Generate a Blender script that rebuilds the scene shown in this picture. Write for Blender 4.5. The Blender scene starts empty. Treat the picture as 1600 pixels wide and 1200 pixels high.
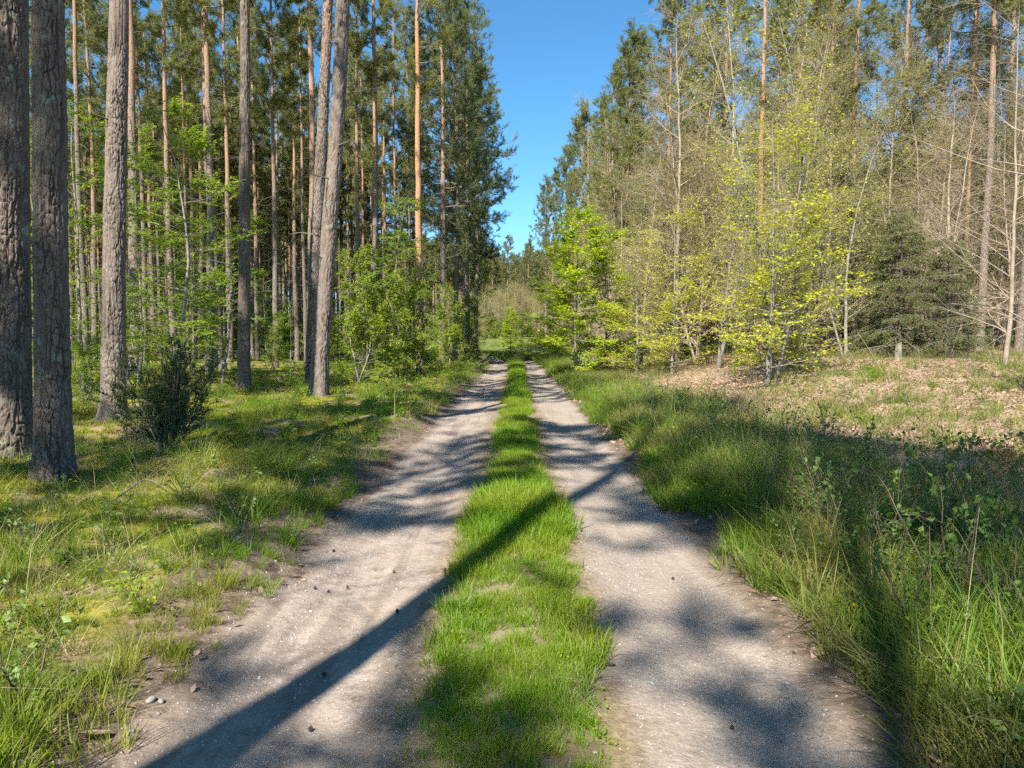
import bpy, math, random
import numpy as np
from math import radians, sin, cos, pi

# ------------------------------------------------------------------ camera, sky, sun, exposure
sc = bpy.context.scene
EYE = 1.6
PITCH, YAW = radians(3.44), radians(0.39)
FPX = 1165.0
cam_d = bpy.data.cameras.new('camera'); cam = bpy.data.objects.new('camera', cam_d)
sc.collection.objects.link(cam); sc.camera = cam
cam_d.sensor_width = 36.0; cam_d.lens = 36.0*FPX/1600.0
cam_d.clip_start = 0.05; cam_d.clip_end = 5000
cam.location = (0, 0, EYE); cam.rotation_euler = (pi/2-PITCH, 0, YAW)

SUN_EL = radians(47); SUN_AZ = radians(21)          # light travels towards (sin AZ, cos AZ)
LD = np.array([sin(SUN_AZ)*cos(SUN_EL), cos(SUN_AZ)*cos(SUN_EL), -sin(SUN_EL)])
w = bpy.data.worlds.new('World'); sc.world = w; w.use_nodes = True
nt = w.node_tree; nt.nodes.clear()
sky = nt.nodes.new('ShaderNodeTexSky'); sky.sky_type = 'NISHITA'; sky.sun_disc = False
sky.sun_elevation = SUN_EL; sky.sun_rotation = SUN_AZ + pi
sky.air_density = 0.75; sky.dust_density = 0.0; sky.ozone_density = 7.0
bg = nt.nodes.new('ShaderNodeBackground'); bg.inputs['Strength'].default_value = 0.09
wo = nt.nodes.new('ShaderNodeOutputWorld')
hs = nt.nodes.new('ShaderNodeHueSaturation'); hs.inputs['Hue'].default_value = 0.486; hs.inputs['Saturation'].default_value = 1.1
nt.links.new(sky.outputs[0], hs.inputs['Color']); nt.links.new(hs.outputs[0], bg.inputs[0]); nt.links.new(bg.outputs[0], wo.inputs[0])
sd = bpy.data.lights.new('sun', 'SUN'); sd.energy = 5.0; sd.angle = radians(0.53); sd.color = (1.0, 0.955, 0.875)
sun = bpy.data.objects.new('sun', sd); sc.collection.objects.link(sun)
import mathutils
sun.rotation_euler = mathutils.Vector(LD).to_track_quat('-Z', 'Y').to_euler()
sun.location = (-8, -20, 30)
sc.view_settings.view_transform = 'Standard'; sc.view_settings.look = 'None'
sc.view_settings.gamma = 1.0; sc.view_settings.exposure = 1.42
sc.render.engine = 'CYCLES'
cy = sc.cycles
cy.max_bounces = 3; cy.diffuse_bounces = 2; cy.glossy_bounces = 1; cy.transmission_bounces = 2; cy.transparent_max_bounces = 4
cy.caustics_reflective = False; cy.caustics_refractive = False
cy.sample_clamp_indirect = 3.0; cy.use_adaptive_sampling = True; cy.adaptive_threshold = 0.027; cy.adaptive_min_samples = 36
cy.use_denoising = False

# ------------------------------------------------------------------ numpy helpers
COL = sc.collection
def rs(v, lo, hi):
    t = np.clip((v-lo)/(hi-lo), 0, 1); return t*t*(3-2*t)
def hsh(i, j, s):
    v = np.sin(i*127.1+j*311.7+s*74.7)*43758.5453; return v-np.floor(v)
def vnoise(x, y, s=0):
    i = np.floor(x); j = np.floor(y); u = x-i; v = y-j
    u = u*u*(3-2*u); v = v*v*(3-2*v)
    return (hsh(i,j,s)*(1-u)+hsh(i+1,j,s)*u)*(1-v)+(hsh(i,j+1,s)*(1-u)+hsh(i+1,j+1,s)*u)*v
def fbm(x, y, s=0, o=3):
    r = 0; a = .5
    for k in range(o): r = r+a*vnoise(x*2**k, y*2**k, s+k*13); a *= .5
    return r/(1-.5**o)                      # 0..1
def norm(v): return v/np.maximum(np.linalg.norm(v, axis=-1, keepdims=True), 1e-9)
def basis():
    cp, sp, cyw, syw = cos(PITCH), sin(PITCH), cos(YAW), sin(YAW)
    f = np.array([-syw*cp, cyw*cp, -sp]); r = np.array([cyw, syw, 0.0]); u = np.cross(r, f)
    return f, r, u
CF, CR, CU = basis()
def ray(px, py): return CF+CR*((px-800)/FPX)+CU*((600-py)/FPX)
def cxr(y):                                              # centre line of the track: straight, then bends left
    y = np.asarray(y, float); return np.where(y > 44, -0.0042*(y-44)**2*(y < 110)-(y >= 110)*(18.3+.55*(y-110)), 0.0)
def height(x, y):
    x = np.asarray(x, float); y = np.asarray(y, float)
    xr = x-cxr(y)+.10*(vnoise(y*.35, 0*y, 5)-.5)
    xr0 = x-cxr(y)
    h = -.05*np.exp(-((xr+1.08)/.42)**2)-.05*np.exp(-((xr-.98)/.38)**2)+.035*np.exp(-(xr/.33)**2)
    L = rs(-xr, 1.5, 2.15); Rr = rs(xr, 1.45, 2.1)
    h = h+L*(.10+.30*(fbm(x*.55, y*.55, 3)-.38)+.12*(fbm(x*1.7, y*1.7, 9, 2)-.5))+L*rs(-xr, 3, 14)*.12
    h = h+Rr*(.06+.10*(fbm(x*.6, y*.6, 21)-.4))
    h = h+rs(xr0, 4.0, 11)*rs(y, 5, 22)*.85+rs(xr0, 12, 40)*.8*rs(y, 5, 22)
    h = h+rs(np.abs(xr0), 10, 60)*.5*(fbm(x*.06, y*.06, 31)-.4)
    tr = (1-L)*(1-Rr); h = h+rs(y, 110, 420)*7.0
    h = h+tr*(.034*(fbm(x*2.3, y*1.5, 41, 3)-.5)+.022*(fbm(x*9, y*.7, 43, 3)-.5)+.012*(fbm(x*14, y*14, 45, 2)-.5)*rs(fbm(x*1.5, y*1.1, 47), .45, .65))+.012*(fbm(x*7, y*7, 51, 2)-.5)
    return h
def ground_at(px, py, dmax=300):                          # point of the terrain seen at a pixel
    d = ray(px, py); ts = np.concatenate([np.arange(1.5, 60, .05), np.arange(60, dmax, .5)])
    p = np.array([0, 0, EYE])+ts[:, None]*d
    b = p[:, 2] < height(p[:, 0], p[:, 1]); i = int(np.argmax(b)) if b.any() else len(ts)-1
    return p[i, 0], p[i, 1], float(height(p[i, 0], p[i, 1]))
def at_y(px, Y):                                           # terrain point in pixel column px at distance Y
    d = ray(px, 530); t = Y/d[1]; x = d[0]*t
    return x, Y, float(height(x, Y))

# ------------------------------------------------------------------ mesh helpers
def make_mesh(name, parts, mats, attrs=None):
    """parts: list of (V, F, material index, smooth)"""
    parts = [p for p in parts if len(p[1])]
    V = np.concatenate([p[0].reshape(-1, 3) for p in parts]).astype(np.float32)
    idx, st, tot, mi, sm, off, ls = [], [], [], [], [], 0, 0
    for Vp, F, m, s in parts:
        F = np.asarray(F, np.int32)+off; off += len(Vp.reshape(-1, 3))
        n, k = F.shape
        idx.append(F.ravel()); st.append(ls+np.arange(n)*k); ls += n*k
        mi.append(np.full(n, m, np.int32)); sm.append(np.full(n, s, bool))
    idx = np.concatenate(idx); st = np.concatenate(st).astype(np.int32)
    me = bpy.data.meshes.new(name)
    me.vertices.add(len(V)); me.vertices.foreach_set('co', V.ravel())
    me.loops.add(len(idx)); me.loops.foreach_set('vertex_index', idx)
    me.polygons.add(len(st)); me.polygons.foreach_set('loop_start', st)
    me.polygons.foreach_set('material_index', np.concatenate(mi)); me.polygons.foreach_set('use_smooth', np.concatenate(sm))
    for m in mats: me.materials.append(m)
    if attrs:
        for k, a in attrs.items():
            at = me.attributes.new(k, 'FLOAT', 'POINT'); at.data.foreach_set('value', np.asarray(a, np.float32).ravel())
    me.update(calc_edges=True); return me
def link(name, me, parent=None, loc=(0, 0, 0), rz=0.0, scale=None):
    o = bpy.data.objects.new(name, me); COL.objects.link(o); o.location = loc
    o.rotation_euler = (0, 0, rz)
    if scale is not None: o.scale = scale if hasattr(scale, '__len__') else (scale,)*3
    if parent is not None: o.parent = parent
    return o
def tag(o, label, cat, group=None, kind=None):
    if label: o['label'] = label
    if cat: o['category'] = cat
    if group: o['group'] = group
    if kind: o['kind'] = kind
    return o
def thing(name, label, cat, loc, rz=0.0, scale=1.0, group=None):
    o = link(name, None, None, loc, rz, scale); o.empty_display_size = .3
    return tag(o, label, cat, group)
def tubes(P, R, k=5, cap=False):
    """P (B,N,3) polylines, R (B,N) radii -> V, F"""
    B, N, _ = P.shape
    T = norm(np.gradient(P, axis=1)); T0 = norm(P[:, -1]-P[:, 0])
    ref = np.where(np.abs(T0[:, 2:3]) > .8, np.array([[1., .2, 0]]), np.array([[0., .1, 1.]]))[:, None, :]
    X = norm(np.cross(T, ref)); Y = np.cross(T, X)
    a = np.arange(k)*2*pi/k
    V = P[:, :, None, :]+R[:, :, None, None]*(X[:, :, None, :]*np.cos(a)[None, None, :, None]+Y[:, :, None, :]*np.sin(a)[None, None, :, None])
    b = (np.arange(B)*N*k)[:, None, None]; i = (np.arange(N-1)*k)[None, :, None]; j = np.arange(k)[None, None, :]; j2 = (j+1) % k
    F = np.stack([b+i+j, b+i+j2, b+i+k+j2, b+i+k+j], -1).reshape(-1, 4)
    return V.reshape(-1, 3), F
def lerp_poly(P, i, t):
    N = P.shape[1]; f = np.clip(t, 0, .9999)*(N-1); k = f.astype(int); u = (f-k)[:, None]
    a, b = P[i, k], P[i, k+1]
    return a*(1-u)+b*u, norm(b-a), f
def grow(rng, P, R, n, t0, t1, L, ang, N=5, up=0.0, wob=.15, rr=.6, flat=0.0, taper=.25, parents=None, rmin=.0015):
    """n children on each parent polyline; L = f(t, count) gives lengths"""
    B = len(P) if parents is None else len(parents)
    base = np.arange(len(P)) if parents is None else parents
    i = np.repeat(base, n); m = len(i)
    t = t0+(t1-t0)*((np.tile(np.arange(n), B)+rng.uniform(0, 1, m))/n)
    p, tan, f = lerp_poly(P, i, t)
    Nn = P.shape[1]; k = np.clip(f.astype(int), 0, Nn-2); r0 = R[i, k]*(1-(f-k))+R[i, k+1]*(f-k)
    q = norm(np.cross(tan, rng.normal(size=(m, 3))))
    if flat > 0:
        h = norm(np.cross(tan, np.array([0, 0, 1.0]))+1e-6)*np.where(rng.random(m) < .5, -1, 1)[:, None]
        q = norm(q*(1-flat)+h*flat)
    a = (ang+rng.normal(0, .16, m))[:, None] if np.isscalar(ang) else ang(t, m)[:, None]
    d = norm(tan*np.cos(a)+q*np.sin(a))
    ln = L(t, m)
    out = np.zeros((m, N, 3)); out[:, 0] = p; cur = p
    for s in range(1, N):
        d = norm(d+np.array([0, 0, up])/N+rng.normal(0, wob, (m, 3)))
        cur = cur+d*(ln/(N-1))[:, None]; out[:, s] = cur
    rad = np.maximum(r0*rr, rmin)[:, None]*np.linspace(1, taper, N)[None, :]
    return out, np.maximum(rad, rmin*.7), i, t
def leaves(rng, pos, d, nrm, size, wid=.62, fold=.25, lite=False):
    """folded diamond leaves, 2 quads-ish (4 tris) each: 5 vertices"""
    n = len(pos); d = norm(d); s = norm(np.cross(d, nrm)); u = np.cross(s, d)
    S = (size*rng.uniform(.65, 1.25, n))[:, None]
    W = S*wid*.5; c = rng.uniform(-.25, .35, n)[:, None]*S
    v0 = pos; v1 = pos+d*S*.45+s*W+u*W*fold; v2 = pos+d*S+u*(-c*.5); v3 = pos+d*S*.45-s*W+u*W*fold; v4 = pos+d*S*.5
    if lite:
        b = (np.arange(n)*4)[:, None]
        return np.stack([v0, v1, v2, v3], 1).reshape(-1, 3), np.concatenate([b+np.array([[0, 2, 1]]), b+np.array([[0, 3, 2]])])
    V = np.stack([v0, v1, v2, v3, v4], 1).reshape(-1, 3); b = (np.arange(n)*5)[:, None]
    F = np.concatenate([b+np.array([[0, 4, 1]]), b+np.array([[4, 2, 1]]), b+np.array([[0, 3, 4]]), b+np.array([[4, 3, 2]])])
    return V, F
def needles(rng, pos, d, ln, n, nl, nw, spread=.9):
    """n single-triangle needles along each short shoot"""
    m = len(pos); d = norm(d)
    t = rng.uniform(0, 1, (m, n, 1)); q = rng.normal(size=(m, n, 3)); q = norm(q-(q*d[:, None, :]).sum(-1, keepdims=True)*d[:, None, :])
    ll = (ln if np.ndim(ln) else np.full(m, ln))[:, None, None]
    b = pos[:, None, :]+d[:, None, :]*ll*t
    nd = norm(d[:, None, :]*(1.1-spread*.5)+q*spread+rng.normal(0, .12, (m, n, 3)))
    s = norm(np.cross(nd, rng.normal(size=(m, n, 3))))
    l = nl*rng.uniform(.7, 1.15, (m, n, 1))
    V = np.stack([b-s*nw*.5, b+s*nw*.5, b+nd*l], 2).reshape(-1, 3)
    return V, np.arange(m*n*3).reshape(-1, 3)

# ------------------------------------------------------------------ materials
def rgb(c): return (c[0], c[1], c[2], 1.0)
class NT:
    def __init__(s, name):
        s.m = bpy.data.materials.new(name); s.m.use_nodes = True; s.t = s.m.node_tree; s.t.nodes.clear()
    def n(s, typ, **kw):
        nd = s.t.nodes.new('ShaderNode'+typ)
        for k, v in kw.items():
            if k.startswith('i_'):
                key = k[2:]; key = int(key) if key.isdigit() else key.replace('_', ' ')
                sock = nd.inputs[key]
                if isinstance(v, bpy.types.NodeSocket): s.t.links.new(v, sock)
                else: sock.default_value = v
            else: setattr(nd, k, v)
        return nd
    def lk(s, a, b): s.t.links.new(a, b)
    def mix(s, f, a, b, mode='MIX'):
        nd = s.t.nodes.new('ShaderNodeMix'); nd.data_type = 'RGBA'; nd.blend_type = mode
        for sock, v in ((nd.inputs[0], f), (nd.inputs[6], a), (nd.inputs[7], b)):
            if isinstance(v, bpy.types.NodeSocket): s.t.links.new(v, sock)
            else: sock.default_value = rgb(v) if hasattr(v, '__len__') else v
        return nd.outputs[2]
    def math(s, op, a, b=0.0, clamp=False):
        nd = s.t.nodes.new('ShaderNodeMath'); nd.operation = op; nd.use_clamp = clamp
        for sock, v in ((nd.inputs[0], a), (nd.inputs[1], b)):
            if isinstance(v, bpy.types.NodeSocket): s.t.links.new(v, sock)
            else: sock.default_value = v
        return nd.outputs[0]
    def ramp(s, v, lo, hi):
        nd = s.t.nodes.new('ShaderNodeMapRange'); nd.interpolation_type = 'SMOOTHSTEP'
        s.t.links.new(v, nd.inputs[0]); nd.inputs[1].default_value = lo; nd.inputs[2].default_value = hi
        return nd.outputs[0]
    def noise(s, vec, scale, detail=4, rough=.55):
        nd = s.n('TexNoise'); nd.inputs['Scale'].default_value = scale; nd.inputs['Detail'].default_value = detail; nd.inputs['Roughness'].default_value = rough
        s.lk(vec, nd.inputs['Vector']); return nd.outputs['Fac']
    def out(s, sh): o = s.n('OutputMaterial'); s.lk(sh, o.inputs[0]); return s.m
    def bump(s, h, strength, dist):
        b = s.n('Bump'); b.inputs['Strength'].default_value = strength; b.inputs['Distance'].default_value = dist
        s.lk(h, b.inputs['Height']); return b.outputs[0]

def leaf_mat(name, c1, c2, c3=None, trans=.45, patch=None, rough=.5, spec=.3):
    n = NT(name); g = n.n('NewGeometry'); oi = n.n('ObjectInfo')
    col = n.mix(g.outputs['Random Per Island'], c1, c2)
    if c3 is not None: col = n.mix(n.ramp(oi.outputs['Random'], .35, 1.0), col, c3)
    if patch is not None:
        col = n.mix(n.ramp(n.noise(g.outputs['Position'], patch[1], 3), .42, .62), col, patch[0])
    p = n.n('BsdfPrincipled'); p.inputs['Roughness'].default_value = rough; p.inputs['Specular IOR Level'].default_value = spec
    n.lk(col, p.inputs['Base Color'])
    t = n.n('BsdfTranslucent'); n.lk(n.mix(1.0, col, (1.15, 1.12, .6), 'MULTIPLY'), t.inputs[0])
    m = n.n('MixShader'); m.inputs[0].default_value = trans; n.lk(p.outputs[0], m.inputs[1]); n.lk(t.outputs[0], m.inputs[2])
    return n.out(m.outputs[0])
def plain_mat(name, c1, c2, scale=20, rough=.9, bump=0.0, bdist=.01, obj=True, island=False):
    n = NT(name); tc = n.n('TexCoord'); g = n.n('NewGeometry'); oi = n.n('ObjectInfo')
    v = tc.outputs['Object'] if obj else g.outputs['Position']
    f = n.noise(v, scale); col = n.mix(n.ramp(f, .3, .7), c1, c2)
    if island: col = n.mix(g.outputs['Random Per Island'], col, n.mix(.5, c2, c2))
    col = n.mix(n.math('MULTIPLY', oi.outputs['Random'], .35), col, tuple(.6*x for x in c1))
    p = n.n('BsdfPrincipled'); p.inputs['Roughness'].default_value = rough; p.inputs['Specular IOR Level'].default_value = .2
    n.lk(col, p.inputs['Base Color'])
    if bump: n.lk(n.bump(f, bump, bdist), p.inputs['Normal'])
    return n.out(p.outputs[0])
def bark_pine(name, low1, low2, hi1, hi2, zlo, zhi, detailed=False):
    n = NT(name); tc = n.n('TexCoord'); oi = n.n('ObjectInfo')
    mp = n.n('Mapping'); n.lk(tc.outputs['Object'], mp.inputs[0]); mp.inputs['Scale'].default_value = (1, 1, .38)
    nz = n.n('TexNoise'); nz.inputs['Scale'].default_value = 7; nz.inputs['Detail'].default_value = 3; n.lk(mp.outputs[0], nz.inputs['Vector'])
    wv = n.n('VectorMath', operation='MULTIPLY_ADD'); n.lk(nz.outputs['Color'], wv.inputs[0]); wv.inputs[1].default_value = (.10, .10, .10); n.lk(mp.outputs[0], wv.inputs[2])
    vo = n.n('TexVoronoi', feature='DISTANCE_TO_EDGE'); vo.inputs['Scale'].default_value = 15; n.lk(wv.outputs[0], vo.inputs['Vector'])
    vc = n.n('TexVoronoi'); vc.inputs['Scale'].default_value = 15; n.lk(wv.outputs[0], vc.inputs['Vector'])
    fine = n.noise(tc.outputs['Object'], 55, 5, .65); big = n.noise(tc.outputs['Object'], 2.2, 3)
    sx = n.n('SeparateXYZ'); n.lk(tc.outputs['Object'], sx.inputs[0])
    z = n.math('ADD', sx.outputs[2], n.math('MULTIPLY', n.math('SUBTRACT', big, .5), 4.0))
    z = n.math('ADD', z, n.math('MULTIPLY', n.math('SUBTRACT', oi.outputs['Random'], .5), 3.0))
    up = n.ramp(z, zlo, zhi)
    lowc = n.mix(n.ramp(fine, .3, .7), low1, low2)
    sep = n.n('SeparateColor'); n.lk(vc.outputs['Color'], sep.inputs[0])
    lowc = n.mix(n.math('MULTIPLY', sep.outputs[0], .35), lowc, tuple(1.35*a for a in low2))
    lowc = n.mix(n.ramp(n.noise(tc.outputs['Object'], 4.5, 4), .58, .72), lowc, (.22, .23, .17))
    hic = n.mix(n.ramp(fine, .3, .7), hi1, hi2)
    col = n.mix(up, lowc, hic)
    crack = n.ramp(vo.outputs['Distance'], 0, .05)
    col = n.mix(crack, n.mix(.55, col, (.09, .055, .04)), col)
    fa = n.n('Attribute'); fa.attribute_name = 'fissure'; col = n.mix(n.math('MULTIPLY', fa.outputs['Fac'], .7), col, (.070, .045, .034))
    p = n.n('BsdfPrincipled'); p.inputs['Roughness'].default_value = .9; p.inputs['Specular IOR Level'].default_value = .15
    n.lk(col, p.inputs['Base Color'])
    h = n.math('ADD', n.math('MULTIPLY', n.ramp(vo.outputs['Distance'], 0, .12), n.math('SUBTRACT', 1.0, n.math('MULTIPLY', up, .75))), n.math('MULTIPLY', fine, .45))
    n.lk(n.bump(h, .55 if detailed else 1.0, .008 if detailed else .02), p.inputs['Normal'])
    return n.out(p.outputs[0])

M = {}
M['bark'] = bark_pine('pine_bark', (.135, .107, .087), (.23, .186, .15), (.28, .165, .10), (.37, .235, .15), 6, 13)
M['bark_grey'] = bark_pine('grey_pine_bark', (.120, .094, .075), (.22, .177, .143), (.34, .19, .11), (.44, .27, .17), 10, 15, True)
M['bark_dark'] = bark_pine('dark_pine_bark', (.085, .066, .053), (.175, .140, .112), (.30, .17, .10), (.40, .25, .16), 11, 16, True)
M['bark_orange'] = bark_pine('orange_pine_bark', (.21, .14, .10), (.30, .20, .145), (.36, .18, .09), (.45, .25, .135), 2.5, 7)
M['beech_bark'] = plain_mat('smooth_grey_bark', (.16, .14, .115), (.27, .245, .20), 9, .85, .4, .01)
M['twig'] = plain_mat('twig_bark', (.25, .195, .14), (.40, .33, .235), 6, .85)
M['deadwood'] = plain_mat('dead_wood', (.105, .088, .072), (.205, .175, .145), 12, .95, .5, .01)
M['stem'] = plain_mat('shoot_bark', (.10, .075, .045), (.19, .15, .09), 10, .8)
M['needle'] = leaf_mat('pine_needles', (.125, .150, .048), (.27, .285, .105), (.23, .235, .07), .42, rough=.45)
M['needle_dark'] = leaf_mat('dark_pine_needles', (.075, .105, .045), (.16, .19, .09), (.125, .155, .06), .34, rough=.45)
M['spruce'] = leaf_mat('spruce_needles', (.10, .12, .035), (.20, .21, .075), None, .25)
M['juniper'] = leaf_mat('juniper_needles', (.045, .07, .022), (.11, .13, .045), None, .2)
M['leaf_green'] = leaf_mat('fresh_leaves', (.14, .25, .012), (.30, .40, .022), (.28, .36, .02), .5)
M['leaf_lime'] = leaf_mat('lime_leaves', (.30, .42, .012), (.48, .56, .018), None, .5)
M['leaf_yellow'] = leaf_mat('yellow_green_leaves', (.36, .40, .018), (.54, .55, .025), None, .5)
M['bud'] = leaf_mat('opening_buds', (.30, .215, .09), (.46, .35, .16), (.38, .32, .10), .4)
M['leaf_olive'] = leaf_mat('unfolding_leaves', (.27, .30, .035), (.44, .43, .07), (.34, .30, .10), .45)
M['leaf_dark'] = leaf_mat('bramble_leaves', (.075, .14, .025), (.15, .23, .045), (.17, .23, .045), .42)
M['leaf_pale'] = leaf_mat('young_pale_leaves', (.16, .24, .06), (.26, .34, .10), None, .4)
M['grass'] = leaf_mat('grass_blades', (.08, .19, .008), (.20, .32, .014), (.16, .27, .012), .45, ((.24, .30, .022), .7))
M['grass_forest'] = leaf_mat('verge_grass_blades', (.085, .185, .009), (.21, .31, .018), (.17, .26, .014), .44, ((.24, .25, .035), .9))
M['grass_dark'] = leaf_mat('dark_verge_grass_blades', (.075, .165, .012), (.18, .28, .024), (.19, .24, .035), .45, ((.21, .20, .055), 1.1))
M['straw_brown'] = leaf_mat('brown_dry_grass', (.20, .145, .08), (.36, .28, .17), (.17, .13, .07), .3)
M['straw'] = leaf_mat('dry_grass', (.33, .26, .14), (.52, .43, .26), (.27, .23, .10), .3)
M['moss'] = leaf_mat('moss', (.15, .165, .013), (.29, .27, .026), (.22, .18, .02), .3)
M['litter'] = leaf_mat('dead_leaves', (.22, .13, .08), (.50, .36, .26), (.40, .27, .19), .25, rough=.6)
M['stone'] = plain_mat('field_stone', (.27, .25, .225), (.47, .45, .42), 30, .8, .3, .004)
M['loose_stone'] = plain_mat('weathered_stone', (.20, .18, .155), (.34, .31, .275), 40, .9, .5, .006)
M['cone'] = plain_mat('cone_scales', (.075, .045, .028), (.14, .085, .052), 60, .8)
M['flower'] = leaf_mat('yellow_petals', (.7, .45, .01), (.8, .55, .02), None, .3)
M['fern_brown'] = leaf_mat('dead_bracken', (.30, .15, .06), (.42, .24, .11), None, .3)

def ground_material():
    n = NT('forest_ground'); g = n.n('NewGeometry'); P = g.outputs['Position']
    a = n.n('Attribute'); a.attribute_name = 'xr'; xr = a.outputs['Fac']
    sx = n.n('SeparateXYZ'); n.lk(P, sx.inputs[0]); yy = sx.outputs[1]
    n1 = n.noise(P, 1.6, 5, .6); n2 = n.noise(P, 9, 5, .65); n3 = n.noise(P, 60, 4, .7); n4 = n.noise(P, .35, 3); n5 = n.noise(P, 26, 4, .7)
    w_ = n.math('ADD', n.math('MULTIPLY', n.math('SUBTRACT', n1, .5), .55), n.math('MULTIPLY', n.math('SUBTRACT', n2, .5), .35))
    xw = n.math('ADD', xr, w_)
    aL = n.math('ABSOLUTE', n.math('ADD', xw, 1.05)); aR = n.math('ABSOLUTE', n.math('SUBTRACT', xw, .95))
    track = n.math('MAXIMUM', n.math('SUBTRACT', 1.0, n.ramp(aL, .33, .62)), n.math('SUBTRACT', 1.0, n.ramp(aR, .32, .56)))
    sand = n.mix(n.ramp(n1, .32, .68), (.235, .190, .155), (.31, .256, .211))
    sand = n.mix(n.ramp(n2, .45, .72), sand, (.165, .128, .10))
    sand = n.mix(n.ramp(n3, .54, .72), sand, (.42, .35, .28))
    sand = n.mix(n.ramp(n5, .60, .72), sand, (.185, .14, .105))
    sand = n.mix(n.math('MULTIPLY', n.ramp(n.noise(P, .9, 2), .45, .65), .5), sand, (.34, .265, .20))
    mp = n.n('Mapping'); mp.inputs['Scale'].default_value = (5.0, .45, 1.0); n.lk(P, mp.inputs[0]); stk = n.noise(mp.outputs[0], 1.0, 4, .6)
    sand = n.mix(n.math('MULTIPLY', n.ramp(stk, .46, .62), .7), sand, (.175, .138, .11))
    # right-hand rut is greyer gravel
    sand = n.mix(n.math('MULTIPLY', n.ramp(xr, .2, .6), .6), sand, n.mix(n.ramp(n3, .4, .65), (.235, .192, .150), (.34, .285, .235)))
    soil = n.mix(n.ramp(n2, .35, .65), (.075, .052, .036), (.17, .125, .09))
    soil = n.mix(n.ramp(n5, .55, .68), soil, (.24, .185, .13))
    moss = n.mix(n.ramp(n2, .3, .7), (.12, .125, .012), (.235, .21, .022))
    litter = n.mix(n.ramp(n5, .4, .62), (.20, .135, .09), (.40, .29, .21))
    green = n.mix(n.ramp(n2, .4, .6), (.07, .085, .02), (.14, .13, .045))
    side = n.ramp(xr, 2.2, 4.5)
    rgt = n.mix(n.ramp(n1, .48, .66), litter, green)
    lft = n.mix(n.ramp(n1, .38, .55), n.mix(.55, soil, litter), moss)
    far = n.mix(side, lft, rgt)
    edge = n.math('MAXIMUM', n.math('SUBTRACT', 1.0, n.ramp(n.math('ABSOLUTE', n.math('ADD', xw, 1.7)), .25, .65)), n.math('SUBTRACT', 1.0, n.ramp(n.math('ABSOLUTE', n.math('SUBTRACT', xw, 1.6)), .25, .75)))
    far = n.mix(edge, far, soil)
    mid = n.math('SUBTRACT', 1.0, n.ramp(n.math('ABSOLUTE', xw), .3, .5))
    far = n.mix(mid, far, n.mix(n.ramp(n1, .4, .6), (.12, .095, .05), (.21, .17, .10)))
    inner = n.math('SUBTRACT', 1.0, n.ramp(n.math('ABSOLUTE', xw), 1.15, 1.5))
    far = n.mix(n.math('MULTIPLY', inner, n.math('SUBTRACT', 1.0, mid)), far, n.mix(n.ramp(n5, .4, .6), (.155, .110, .070), (.25, .19, .13)))
    far = n.mix(n.ramp(yy, 34, 50), far, n.mix(n.ramp(n1, .4, .62), (.075, .10, .022), (.15, .165, .045)))
    col = n.mix(n.math('MULTIPLY', track, n.math('SUBTRACT', 1.0, n.ramp(yy, 66, 82))), far, sand)
    p = n.n('BsdfPrincipled'); p.inputs['Roughness'].default_value = .95; p.inputs['Specular IOR Level'].default_value = .12
    n.lk(col, p.inputs['Base Color'])
    h = n.math('ADD', n.math('MULTIPLY', n2, .7), n.math('ADD', n.math('MULTIPLY', n5, .5), n.math('MULTIPLY', n3, .22)))
    n.lk(n.bump(h, .8, .03), p.inputs['Normal'])
    return n.out(p.outputs[0])
M['ground'] = ground_material()

# ------------------------------------------------------------------ the setting: terrain strips along the track
def axis(parts):
    out = []
    for a, b, s in parts: out.append(np.arange(a, b-1e-6, s))
    return np.concatenate(out)
XL = -np.geomspace(14, 700, 34)[::-1]
xs = np.concatenate([XL, axis([(-13.5, -6, .3), (-6, -2.4, .12), (-2.4, 2.4, .045), (2.4, 6, .12), (6, 14, .3)]), np.geomspace(14, 700, 34)])
xs = np.unique(np.round(xs, 4))
ys = np.unique(np.round(np.concatenate([np.arange(-60, 1.2, 1.2), np.geomspace(1.2, 900, 430)]), 4))
def strip(name, lo, hi, label, cat):
    x = np.unique(np.concatenate([[lo, hi], xs[(xs > lo) & (xs < hi)]]))
    X, Y = np.meshgrid(x, ys); W = X+cxr(Y); Z = height(W, Y)
    V = np.stack([W, Y, Z], -1).reshape(-1, 3); n = len(x)
    i, j = np.meshgrid(np.arange(len(ys)-1), np.arange(n-1), indexing='ij'); q = i*n+j
    F = np.stack([q, q+1, q+n+1, q+n], -1).reshape(-1, 4)
    o = link(name, make_mesh(name, [(V, F, 0, True)], [M['ground']], {'xr': X}))
    o['kind'] = 'structure'; o['label'] = label; return o
strip('forest_floor', -700, -1.62, 'mossy forest floor and grassy bank left of the track', 'ground')
strip('dirt_track', -1.62, -.46, 'sandy left wheel track with small stones', 'track')
strip('track_middle', -.46, .46, 'grassy ridge between the two wheel tracks', 'ground')
strip('dirt_track', .46, 1.5, 'greyer gravelly right wheel track', 'track')
strip('clearing_ground', 1.5, 700, 'leaf-strewn clearing and verge right of the track', 'ground')

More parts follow.
